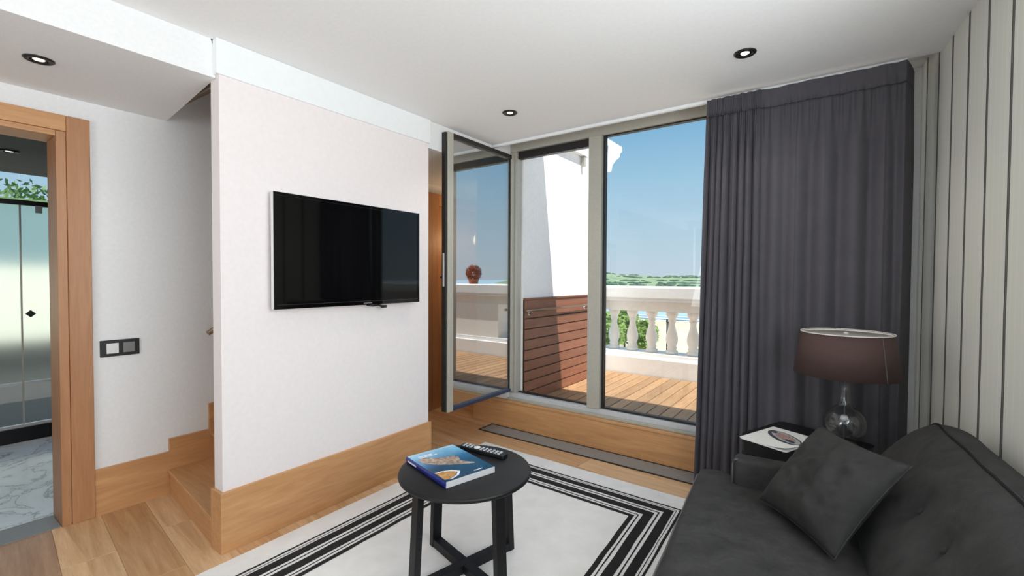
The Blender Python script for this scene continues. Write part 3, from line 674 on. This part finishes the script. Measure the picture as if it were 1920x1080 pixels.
bk_ = MB(); NS, NK = 150, 72; vs = []
ya, yb = -S0-0.005, -S1+0.135
cen = Vector((-0.16, 0.50))
for i in range(NS+1):
    # denser rows near the far end
    q = i/NS; y = ya+(yb-ya)*q
    dEnd = min(ya-y, y-yb); sc = 1.0
    R = 0.16
    if dEnd < R: sc = math.sqrt(max(0.0, 1-((R-dEnd)/R)**2))
    for k in range(NK+1):
        p = back_profile(k/NK)
        s_ = 0.70+0.30*sc
        x = cen.x+(p.x-cen.x)*s_; z = cen.y+(p.y-cen.y)*(s_ if p.y > cen.y else 1.0)
        n_ = 0.006*noise.noise(Vector((x*6, y*6, z*6)))
        dip = 0
        if k < NK*0.5:
            for ty, tz in TUFTS:
                d2_ = (y-ty)**2+((z-tz)*1.0)**2; dip += 0.028*math.exp(-d2_/0.0022)+0.012*math.exp(-d2_/0.012)
        vs.append((x-n_+dip*0.85, y, z-dip*0.3))
fs = [(i*(NK+1)+k, i*(NK+1)+k+1, (i+1)*(NK+1)+k+1, (i+1)*(NK+1)+k) for i in range(NS) for k in range(NK)]
bk_.add(vs, fs, 0, True)
bk_.add([vs[k] for k in range(NK+1)], [tuple(range(NK+1))], 0, False); bk_.add([vs[NS*(NK+1)+k] for k in range(NK+1)], [tuple(range(NK, -1, -1))], 0, False)
bo = bk_.build('backrest', 'sofa_velvet', SO)
for ty, tz in TUFTS:
    best = min(vs, key=lambda p: (p[1]-ty)**2+(p[2]-tz)**2+(0 if p[0] < -0.2 else 1))
    MB().lathe([(0.0, -0.004), (0.010, -0.003), (0.012, 0.0), (0.009, 0.004), (0.0, 0.006)], 12, caps=False).build('tuft_button', 'sofa_velvet', bo, loc=(best[0]-0.002, best[1], best[2]), rot=(0, math.radians(-60), 0))
kt = int(NK*7.0/13)
MB().tube([Vector(vs[i*(NK+1)+kt])+Vector((0, 0, 0.001)) for i in range(0, NS+1, 2)], 0.005, 8).build('piping', 'black_wood', bo)

# throw pillow leaning on arm and back
def pillow(name, label, w, h, t, loc, axes, m):
    o = thing(name, label, 'cushion', loc)
    N = 36; top = []; bot = []; ex, ey, ez = axes
    for j in range(N+1):
        for i in range(N+1):
            u = i/N*2-1; v = j/N*2-1
            k = (1-abs(u)**2.6)*(1-abs(v)**2.6); th = t*max(0, k)**0.55
            pin = 1-0.075*(1-abs(u)**2)*abs(v)**2; pin2 = 1-0.075*(1-abs(v)**2)*abs(u)**2
            x = u*w/2*pin2; y = v*h/2*pin
            wr = 0.022*noise.noise(Vector((u*2.2, v*2.2, 3)))+0.011*noise.noise(Vector((u*6, v*6, 9)))
            top.append(ex*x+ey*y+ez*(th+wr*k)); bot.append(ex*x+ey*y-ez*(th*0.8-wr*k))
    mb = MB(); idx = lambda i, j: j*(N+1)+i
    f1 = [(idx(i, j), idx(i+1, j), idx(i+1, j+1), idx(i, j+1)) for j in range(N) for i in range(N)]
    mb.add(top, f1, 0, True); mb.add(bot, [tuple(reversed(f)) for f in f1], 0, True)
    mb.build('cover', m, o)
    pts = [top[idx(i, 0)] for i in range(N)]+[top[idx(N, j)] for j in range(N)]+[top[idx(i, N)] for i in range(N, 0, -1)]+[top[idx(0, j)] for j in range(N, 0, -1)]
    MB().tube([Vector(p) for p in pts], 0.0025, 6, closed=True).build('seam', m, o)
    return o
def so(x, y, z):
    c, s = math.cos(RA), math.sin(RA); return Vector((RW[0]+x*c-y*s, RW[1]+x*s+y*c, z))
PB, PL, PT, PR = so(-0.50, -1.322, 0.475), so(-0.714, -0.964, 0.48), so(-0.538, -0.83, 0.75), so(-0.322, -1.124, 0.76)
pc = (PB+PL+PT+PR)/4
ex = ((PB-PL)+(PR-PT)).normalized(); ey0 = ((PT-PL)+(PR-PB)); ey = (ey0-ex*ey0.dot(ex)).normalized(); ez = ex.cross(ey)
pillow('throw_pillow', 'square charcoal velvet throw pillow leaning on the sofa arm and back', 0.402, 0.385, 0.075, pc, (ex, ey, ez), 'cushion_velvet')

# ------------------------------------------------------------------ side table, magazine, lamp
SR = math.radians(-22)
SD = thing('side_table', 'black square side table behind the sofa arm carrying the lamp', 'table', (-0.075, 2.685, 0), SR)
MB().prism(rbox(-0.272, 0.17, -0.205, 0.20, 0.03), 0.46, 0.546).build('table_top', 'black_wood', SD, bevel=0.004)
for x in (-0.235, 0.135):
    for y in (-0.17, 0.165): MB().box(x-0.02, x+0.02, y-0.02, y+0.02, 0.0, 0.4595).build('leg', 'black_wood', SD, bevel=0.002)
mg = thing('magazine', 'white magazine with oval printed emblem on the black side table', 'magazine', (-0.232, 2.625, 0.5465), math.radians(-23))
MB().prism(rbox(-0.115, 0.115, -0.155, 0.155, 0.012), 0, 0.006).build('pages', 'paper', mg)
cvr = MB(); NN = 20; tp = []
for j in range(NN+1):
    for i in range(NN+1):
        x = -0.115+0.23*i/NN; y = -0.155+0.31*j/NN
        c = max(0, (i/NN-0.55))*max(0, (0.6-j/NN)); tp.append((x, y, 0.0064+0.05*c*c*4))
cvr.add(tp, [(j*(NN+1)+i, j*(NN+1)+i+1, (j+1)*(NN+1)+i+1, (j+1)*(NN+1)+i) for j in range(NN) for i in range(NN)], 0, True)
cv2 = cvr.build('cover', 'paper', mg)
def ell(cx_, cy_, a, b_, rot, z, n=32):
    c, s = math.cos(rot), math.sin(rot)
    return MB().prism([(cx_+a*math.cos(q)*c-b_*math.sin(q)*s, cy_+a*math.cos(q)*s+b_*math.sin(q)*c) for q in [2*math.pi*k/n for k in range(n)]], z, z+0.0004)
ell(0.012, 0.025, 0.112, 0.056, -0.55, 0.0072).build('printed_emblem', 'print_dark', cv2)
ell(0.014, 0.030, 0.098, 0.042, -0.55, 0.0077).build('printed_emblem', 'print_grey', cv2)
ell(0.014, 0.028, 0.070, 0.030, -0.55, 0.0082).build('printed_emblem', 'print_rose', cv2)
ell(0.055, -0.008, 0.030, 0.014, -0.4, 0.0087).build('printed_emblem', 'print_dark', cv2)
ell(-0.060, 0.066, 0.022, 0.012, -0.9, 0.0087).build('printed_emblem', 'print_dark', cv2)

lp = thing('table_lamp', 'table lamp with brown drum shade and clear glass globe base', 'lamp', (0.030, 2.742, 0.5465))
MB().lathe([(0.0, 0.0), (0.045, 0.0), (0.050, 0.004), (0.050, 0.010), (0.030, 0.014), (0.0, 0.014)], 32, caps=False).build('foot', 'clear_lamp_glass', lp)
gp = []
for k in range(21):
    a = -math.pi/2*0.88+(math.pi/2*0.88+1.18)*k/20; gp.append((0.090*math.cos(a), 0.103+0.090*math.sin(a)))
gp += [(0.029, 0.196), (0.024, 0.215), (0.022, 0.26), (0.022, 0.335)]
inner = [(max(0.004, r-0.004), z) for r, z in reversed(gp)]
MB().lathe(gp+inner, 40, caps=False).build('globe', 'clear_lamp_glass', lp)
MB().tube([(0, 0, 0.012), (0, 0, 0.40)], 0.003, 8).build('stem', 'grey_plastic', lp)
MB().lathe([(0.0, 0.115), (0.012, 0.115), (0.016, 0.125), (0.012, 0.14), (0.0, 0.145)], 16, caps=False).build('collar', 'silver', lp)
MB().lathe([(0.0, 0.325), (0.024, 0.325), (0.024, 0.345), (0.012, 0.35), (0.012, 0.40), (0.0, 0.40)], 20, caps=False).build('socket', 'silver', lp)
zs0, zs1 = 0.342, 0.545
shd = MB().lathe([(0.215, zs0), (0.186, zs1), (0.184, zs1), (0.213, zs0), (0.215, zs0)], 64, caps=False).build('shade', 'shade_cloth', lp)
MB().lathe([(0.2125, zs0+0.002), (0.1835, zs1-0.002), (0.1825, zs1-0.002), (0.2115, zs0+0.002)], 64, caps=False).build('lining', 'shade_white', shd)
MB().lathe([(0.0, zs1-0.012), (0.183, zs1-0.012), (0.183, zs1-0.008), (0.0, zs1-0.008)], 64, caps=False).build('diffuser', 'diffuser_grey', shd)
MB().tube([(0.1865*math.cos(2*math.pi*k/48), 0.1865*math.sin(2*math.pi*k/48), zs1) for k in range(48)], 0.0025, 6, closed=True).build('rim', 'shade_white', shd)
MB().lathe([(0.0, zs1-0.0075), (0.012, zs1-0.0075), (0.010, zs1), (0.0, zs1+0.004)], 16, caps=False).build('finial', 'silver', shd)
sa_ = math.radians(-46)
MB().bar((0.216*math.cos(sa_), 0.216*math.sin(sa_), zs0+0.002), (0.1875*math.cos(sa_), 0.1875*math.sin(sa_), zs1-0.002), 0.003, 0.002, (math.cos(sa_), math.sin(sa_), 0)).build('shade_seam', 'sofa_piping', shd)

# ------------------------------------------------------------------ curtain
cu = thing('curtain', 'long dark grey curtain gathered beside the balcony window', 'curtain', (-0.2, 3.05, 0.0))
FOLDS = []; rc = random.Random(9); q_ = 0.0
while q_ < 1.0:
    q_ += (0.052+0.04*rc.random()) if q_ < 0.5 else (0.06+0.07*rc.random())
    FOLDS.append((q_, 0.65+0.6*rc.random()))
def fold_phase(q):
    p0, n = 0.0, 0
    for p1, am in FOLDS:
        if q <= p1: return 2*math.pi*(n+(q-p0)/(p1-p0)), am
        p0 = p1; n += 1
    return 2*math.pi*n, 1.0
CX0, CXM, CX1 = -0.690, -0.395, 0.292
def curtain_x(q): return CX0+(CXM-CX0)*(q/0.5) if q < 0.5 else CXM+(CX1-CXM)*((q-0.5)/0.5)
nx = 480
def curtain_rows(z_rows, heading=False):
    vs = []
    for z in z_rows:
        h = z/2.45; fl_ = max(0.0, 1-h)
        for i in range(nx+1):
            q = i/nx; x = curtain_x(q); left = q < 0.5
            ph, am = fold_phase(min(1.0, q+0.006*noise.noise(Vector((q*5, h*2.0, 7)))))
            blend = min(1.0, max(0.0, (2.36-z)/0.35))
            amp = (0.046 if left else 0.034)*am*(0.25+0.75*blend)
            if heading: amp = 0.006*am
            # small gathers directly below the tape
            gath = 0.006*math.sin(q*2*math.pi*(52 if left else 40))*max(0.0, 1-(2.36-z)/0.25)*(1 if z < 2.361 else 0)
            tape = (0.007*abs(math.sin(q*math.pi*(60 if left else 22)+1.3*math.sin(q*40)))**0.6*(1.0 if left else 0.6)) if heading else 0
            y = -amp*(0.5+0.5*math.cos(ph))**1.4 + 0.3*amp + gath - tape + 0.006*noise.noise(Vector((q*24, h*3, 4)))
            y += 0.014 if not left else 0.0
            x += 0.22*amp*math.sin(ph)
            if left: x -= 0.045*((0.5-q)*2)*fl_**1.2
            e = max(0.0, (q-0.975)/0.025); x += 0.012*e; y += 0.20*e**1.2
            if heading: z2 = z+0.007*noise.noise(Vector((q*17, 0, 2)))
            else: z2 = z
            vs.append((x+0.2, y-0.010-(0.006 if heading else 0), z2))
    return vs
def sheet(rows, heading=False):
    vs = curtain_rows(rows, heading)
    return MB().add(vs, [(j*(nx+1)+i, j*(nx+1)+i+1, (j+1)*(nx+1)+i+1, (j+1)*(nx+1)+i) for j in range(len(rows)-1) for i in range(nx)], 0, True)
dr = sheet([0.012+k*(2.372-0.012)/60 for k in range(61)]).build('drape', 'curtain_cloth', cu)
m_ = dr.modifiers.new('thickness', 'SOLIDIFY'); m_.thickness = 0.003
ho = sheet([2.350, 2.358, 2.38, 2.41, 2.44, 2.452, 2.456], True).build('heading_tape', 'curtain_cloth', cu)
m_ = ho.modifiers.new('thickness', 'SOLIDIFY'); m_.thickness = 0.004

# ------------------------------------------------------------------ balcony
DZ = 0.20
dk = thing('balcony_deck', 'golden timber boards decking the sunlit balcony', 'deck', (-0.4, 4.4, DZ), kind='structure')
first = None; bwid = 0.112; x = -2.33
while x < 2.6:
    if first is None: first = MB().box(-bwid/2+0.005, bwid/2-0.005, -0.88, 0.885, -0.028, 0.0).build('board', 'deck_wood', dk, bevel=0.002, loc=(x+bwid/2+0.4, 0, 0))
    else: copy_part(first, dk, (x+bwid/2+0.4, 0, 0))
    x += bwid
MB().box(-1.94, 3.0, -0.88, 0.885, -0.08, -0.03).build('joists', 'subfloor', dk)
struct('balcony_slab', MB().box(-2.8, 2.6, 3.52, 6.2, -0.2, DZ-0.085), 'stone_cream', 'concrete slab under the balcony deck', 'slab')
EX = -2.345
ew = MB().box(-2.80, EX, 3.435, 5.22, 0.0, 3.05)
struct('wall_balcony', ew, 'exterior_white', 'white rendered side wall of the balcony, half in shadow', 'wall')
struct('facade_upper', MB().box(-2.8, 4.0, 3.40, 3.55, 2.72, 3.62).box(0.9, 4.0, 3.40, 3.52, 0.0, 2.72).box(-2.8, 4.0, 3.2, 3.60, 3.56, 3.66), 'exterior_white', 'white facade above the balcony window with a shallow eave', 'facade')
struct('roof', MB().box(-5.6, 1.6, -2.75, 3.52, 2.74, 2.9), 'exterior_white', 'flat roof over the room', 'roof')
# eave bracket at the end of the side wall
bkx = thing('wall_cornice', 'white moulded cornice capping the end of the balcony side wall', 'cornice', (-2.57, 5.22, 2.80), kind='structure')
MB().prism_axis([(-0.70, 0.16), (-0.70, 0.24), (0.42, 0.24), (0.42, 0.18), (0.36, 0.15), (0.33, 0.09), (0.22, 0.03), (0.12, -0.05), (0.08, -0.14), (0.0, -0.16), (0.0, 0.16)], -0.20, 0.26, 'x').build('moulding', 'exterior_white', bkx)
MB().lathe([(0.0, -0.30), (0.03, -0.29), (0.04, -0.26), (0.03, -0.22), (0.0, -0.2)], 16, (0.14, 0.10, 0), caps=False).build('boss', 'exterior_white', bkx)
MB().box(0.05, 0.20, -0.02, 0.05, -2.6, -0.16).build('downpipe', 'exterior_white', bkx)
# soffit bracket on the wall top
sb = thing('awning_bracket', 'small white bracket at the top of the balcony side wall', 'bracket', (EX, 4.35, 2.72))
MB().box(0.0, 0.06, -0.55, 0.30, -0.03, 0.08).build('arm', 'exterior_white', sb)
MB().box(0.001, 0.05, 0.20, 0.24, -0.14, -0.031).build('hook', 'frame_metal', sb)
# cladding boards on the lower wall
cl = thing('wall_cladding', 'reddish hardwood boards cladding the lower balcony side wall', 'cladding', (EX, 4.13, DZ))
nb = 9; bh = 0.0965; first = None
for k in range(nb-1):
    if first is None: first = MB().box(0.001, 0.022, -0.69, 0.605, 0.005, bh-0.005).build('board', 'mahogany', cl, bevel=0.002, loc=(0, 0, 0))
    else: copy_part(first, cl, (0, 0, k*bh))
MB().box(0.001, 0.022, -0.69, 0.605, 8*bh+0.005, 0.944).build('board', 'mahogany', cl, bevel=0.002)
MB().box(0.0, 0.035, -0.69, 0.612, 0.945, 0.962).build('cap', 'mahogany', cl, bevel=0.002)
MB().box(0.0, 0.014, -0.69, 0.60, 0, 0.944).build('backing', 'subfloor', cl)
hr_ = thing('grab_rail', 'slim metal grab rail fixed along the top of the hardwood cladding', 'rail', (EX+0.022, 4.1, 1.04))
MB().tube([(0.045, -0.70, 0.01), (0.045, 0.60, 0.01)], 0.011, 10).build('bar', 'brass', hr_)
for y in (-0.60, 0.52):
    MB().tube([(0.0005, y, -0.02), (0.03, y, -0.02), (0.045, y, -0.004)], 0.008, 8).build('bracket', 'brass', hr_)
    MB().lathe([(0.018, 0), (0.018, 0.006)], 16).build('rosette', 'silver', hr_, loc=(0.001, y, -0.02), rot=(0, math.pi/2, 0))
# balustrade
BYc = 5.50
ba = thing('balustrade', 'white stone balustrade with turned balusters along the balcony edge', 'balustrade', (-0.1, BYc, 0.116))
bz = lambda z: z-0.116
MB().prism_axis([(-0.20, bz(1.075)), (-0.19, bz(1.10)), (-0.21, bz(1.12)), (-0.21, bz(1.235)), (-0.19, bz(1.250)), (0.19, bz(1.250)), (0.21, bz(1.235)), (0.21, bz(1.12)), (0.19, bz(1.10)), (0.20, bz(1.075))], -2.40, 2.7, 'x').build('coping', 'exterior_white', ba)
MB().box(-2.40, 2.7, -0.13, 0.13, bz(0.955), bz(1.0748)).build('frieze', 'stone_cream', ba)
MB().box(-2.40, 2.7, -0.15, 0.15, bz(0.40), bz(0.455)).build('bottom_rail', 'exterior_white', ba, bevel=0.006)
MB().box(-2.40, 2.7, -0.20, 0.20, 0.0, bz(0.3998)).build('plinth', 'exterior_white', ba, bevel=0.006)
H_ = 0.955-0.4552
prof = [(0.070, 0), (0.070, 0.035), (0.052, 0.045), (0.052, 0.06), (0.060, 0.07), (0.052, 0.085), (0.050, 0.095), (0.066, 0.14), (0.071, 0.18), (0.064, 0.225), (0.048, 0.28), (0.036, 0.33), (0.034, 0.36), (0.040, 0.375), (0.048, 0.39), (0.042, 0.40), (0.046, 0.42), (0.064, 0.45), (0.068, 0.46), (0.068, H_)]
first = None; x = -2.335
while x < 2.5:
    if x > -2.34 and not -0.80 < x < 0.95:
        if first is None: first = MB().lathe(prof, 20).build('baluster', 'stone_cream', ba, loc=(x+0.1, 0, bz(0.4551)))
        else: copy_part(first, ba, (x+0.1, 0, bz(0.4551)))
    x += 0.2425
MB().box(-0.60, 0.95, -0.145, 0.145, bz(0.4551), bz(0.9549)).build('solid_pier', 'stone_cream', ba)
# red ball shrub in a pot on the coping (seen mirrored in the open door)
ps = thing('potted_shrub', 'round red leaved shrub in a pot on the balustrade, mirrored in the open door', 'potted plant', (-0.10, 5.50, 1.2505))
MB().lathe([(0.0, 0), (0.07, 0), (0.085, 0.07), (0.09, 0.075), (0.075, 0.075), (0.0, 0.07)], 20, caps=False).build('pot', 'terracotta', ps)
bal = MB(); rb = random.Random(2)
for i in range(700):
    d_ = Vector((rb.gauss(0, 1), rb.gauss(0, 1), rb.gauss(0, 1))).normalized(); c = Vector((0, 0, 0.17))+d_*(0.10+0.03*rb.random())
    a = d_.orthogonal().normalized(); a.rotate(Matrix.Rotation(rb.random()*6.28, 3, d_)); b_ = d_.cross(a); s = 0.022
    bal.add([c-a*s, c+b_*s*0.5+d_*0.006, c+a*s, c-b_*s*0.5], [(0, 1, 2, 3)])
lo_ = bal.build('leaves', 'red_leaf', ps); lo_['kind'] = 'stuff'

# ------------------------------------------------------------------ landscape below and beyond
ZS = -14.0
struct('beach', MB().add([(-300, 40, ZS+0.3), (200, 40, ZS+0.3), (200, 176, ZS), (-300, 160, ZS)], [(0, 1, 2, 3)]), 'sand', 'pale sandy beach below the balcony', 'beach')
struct('sea', MB().add([(-2600, 100, ZS-0.4), (1800, 100, ZS-0.4), (1800, 2600, ZS-0.4), (-2600, 2600, ZS-0.4)], [(0, 1, 2, 3)]), 'sea', 'blue bay beyond the beach', 'sea')
struct('street', MB().add([(-300, 6.5, ZS-0.2), (200, 6.5, ZS-0.2), (200, 60, ZS-0.1), (-300, 60, ZS-0.1)], [(0, 1, 2, 3)]), 'stone_cream', 'pale promenade below the balcony', 'promenade')
wv = MB()
for yy, w in ((166, 3.5), (176, 2.5), (188, 1.5)):
    vs = []
    for k in range(61):
        x = -260+k*8; o_ = 3*noise.noise(Vector((x*0.02, yy, 0)))
        vs += [(x, yy+o_+x*0.03, ZS+0.08), (x, yy+o_+w+x*0.03, ZS+0.08)]
    wv.add(vs, [(2*k, 2*k+2, 2*k+3, 2*k+1) for k in range(60)])
tag(wv.build('surf', 'surf'), 'white lines of surf along the beach', 'surf', kind='stuff')
# headland across the bay
def ridge(name, label, y0, depth, x0, x1, hfun, m, n=160):
    vs = []
    for k in range(n+1):
        x = x0+(x1-x0)*k/n; h = hfun(x)
        for q, hh in ((0, 0.0), (0.05, 0.12), (0.25, 0.45), (0.6, 0.85), (1.0, 1.0)):
            vs.append((x, y0+depth*q, ZS-0.5+h*hh+(0.6*noise.noise(Vector((x*0.09, q*7, 1))) if q else 0)))
    return struct(name, MB().add(vs, [(k*5+j, (k+1)*5+j, (k+1)*5+j+1, k*5+j+1) for k in range(n) for j in range(4)], 0, False), m, label, 'hill')
def hh(x):
    b_ = 20.5+1.5*noise.noise(Vector((x*0.012, 0, 0)))
    return b_+8.0*math.exp(-((x+512)/32)**2)+3*math.exp(-((x+440)/30)**2)
ridge('headland', 'low green headland across the bay', 900, 260, -900, 700, hh, 'hill_green')
tl = MB(); rt = random.Random(11)
ico = []
bmi = bmesh.new(); bmesh.ops.create_icosphere(bmi, subdivisions=1, radius=1.0); icov = [v.co.copy() for v in bmi.verts]; icof = [tuple(v.index for v in f.verts) for f in bmi.faces]; bmi.free()
for i in range(900):
    x = -900+1500*rt.random(); q = rt.choice((0.03, 0.08, 0.15, 0.3, 0.6, 1.0)); y = 900+260*q
    zf = {0.03: 0.08, 0.08: 0.17, 0.15: 0.28, 0.3: 0.50, 0.6: 0.85, 1.0: 1.0}[q]
    z = ZS-0.5+hh(x)*zf; s = 2.0+2.6*rt.random()*(1 if q < 0.9 else 0.7); w = 1.4+2.4*rt.random()
    tl.add([(x+v.x*s*w+rt.random(), y+v.y*s, z+v.z*s*0.8+0.3) for v in icov], icof)
to_ = tl.build('far_trees', 'far_trees'); tag(to_, 'dark trees dotted over the far headland', 'trees', kind='stuff')
# trees below the balcony
def tree(loc, h, r, label, seed):
    t = thing('tree', label, 'tree', loc, group='trees below the balcony')
    MB().tube([(0, 0, 0), (0.05*h*0.1, 0, h*0.4), (0, 0.1, h*0.8)], [0.22, 0.16, 0.06], 8).build('trunk', 'bark', t)
    rd = random.Random(seed); f = MB()
    for i in range(1500):
        d_ = Vector((rd.gauss(0, 1), rd.gauss(0, 1), rd.gauss(0, 1))).normalized()
        lobe = 0.75+0.35*noise.noise(d_*2.2+Vector((seed, 0, 0)))
        c = Vector((0, 0, h-r*1.15))+Vector((d_.x*r, d_.y*r, d_.z*r*1.25))*lobe*(0.6+0.4*rd.random())
        a = Vector((rd.gauss(0, 1), rd.gauss(0, 1), rd.gauss(0, 1))).normalized(); b_ = a.orthogonal().normalized(); s = 0.22+0.16*rd.random()
        f.add([c-a*s, c+b_*s*0.5, c+a*s, c-b_*s*0.5], [(0, 1, 2, 3)])
    o = f.build('foliage', 'leaf', t); o['kind'] = 'stuff'
def gpt(px, py, dist):
    v = FW + RT*((px-960)/F_PX) + DN*((py-540)/F_PX); v = v*(dist/math.hypot(v.x, v.y)); return Vector((0, 0, CAM_H))+v
for i, (px, py, dist, r, lab) in enumerate(((1143, 580, 40, 1.5, 'leafy green tree below the balcony behind the leftmost balusters'), (1171, 572, 52, 1.9, 'tallest leafy green tree below the balcony, between the first two balusters'), (1209, 594, 62, 2.0, 'shorter green tree below the balcony behind the middle balusters'))):
    p = gpt(px, py, dist); tree((p.x, p.y, ZS), p.z-ZS, r, lab, 20+i)
p = gpt(1252, 604, 58)
po = thing('lamp_post', 'thin dark post standing on the beach promenade', 'post', (p.x, p.y, ZS))
MB().tube([(0, 0, 0), (0, 0, p.z-ZS)], 0.16, 8).build('shaft', 'frame_dark', po)
MB().lathe([(0.0, 0), (0.22, 0.02), (0.18, 0.3), (0.0, 0.36)], 10, (0, 0, p.z-ZS), caps=False).build('lantern', 'frame_dark', po)
for i, (px, py, dist, lab) in enumerate(((1190, 640, 84, 'white flat roofed beach kiosk seen between the left balusters'), (1146, 640, 95, 'white flat roofed beach kiosk at the foot of the leftmost tree'))):
    p = gpt(px, py, dist)
    k = thing('beach_kiosk', lab, 'kiosk', (p.x, p.y, ZS))
    hgt = p.z-ZS
    MB().box(-3, 3, -2, 2, 0, hgt-0.3).build('body', 'exterior_white', k)
    MB().box(-3.4, 3.4, -2.4, 2.4, hgt-0.2999, hgt).build('roof_slab', 'exterior_white', k)
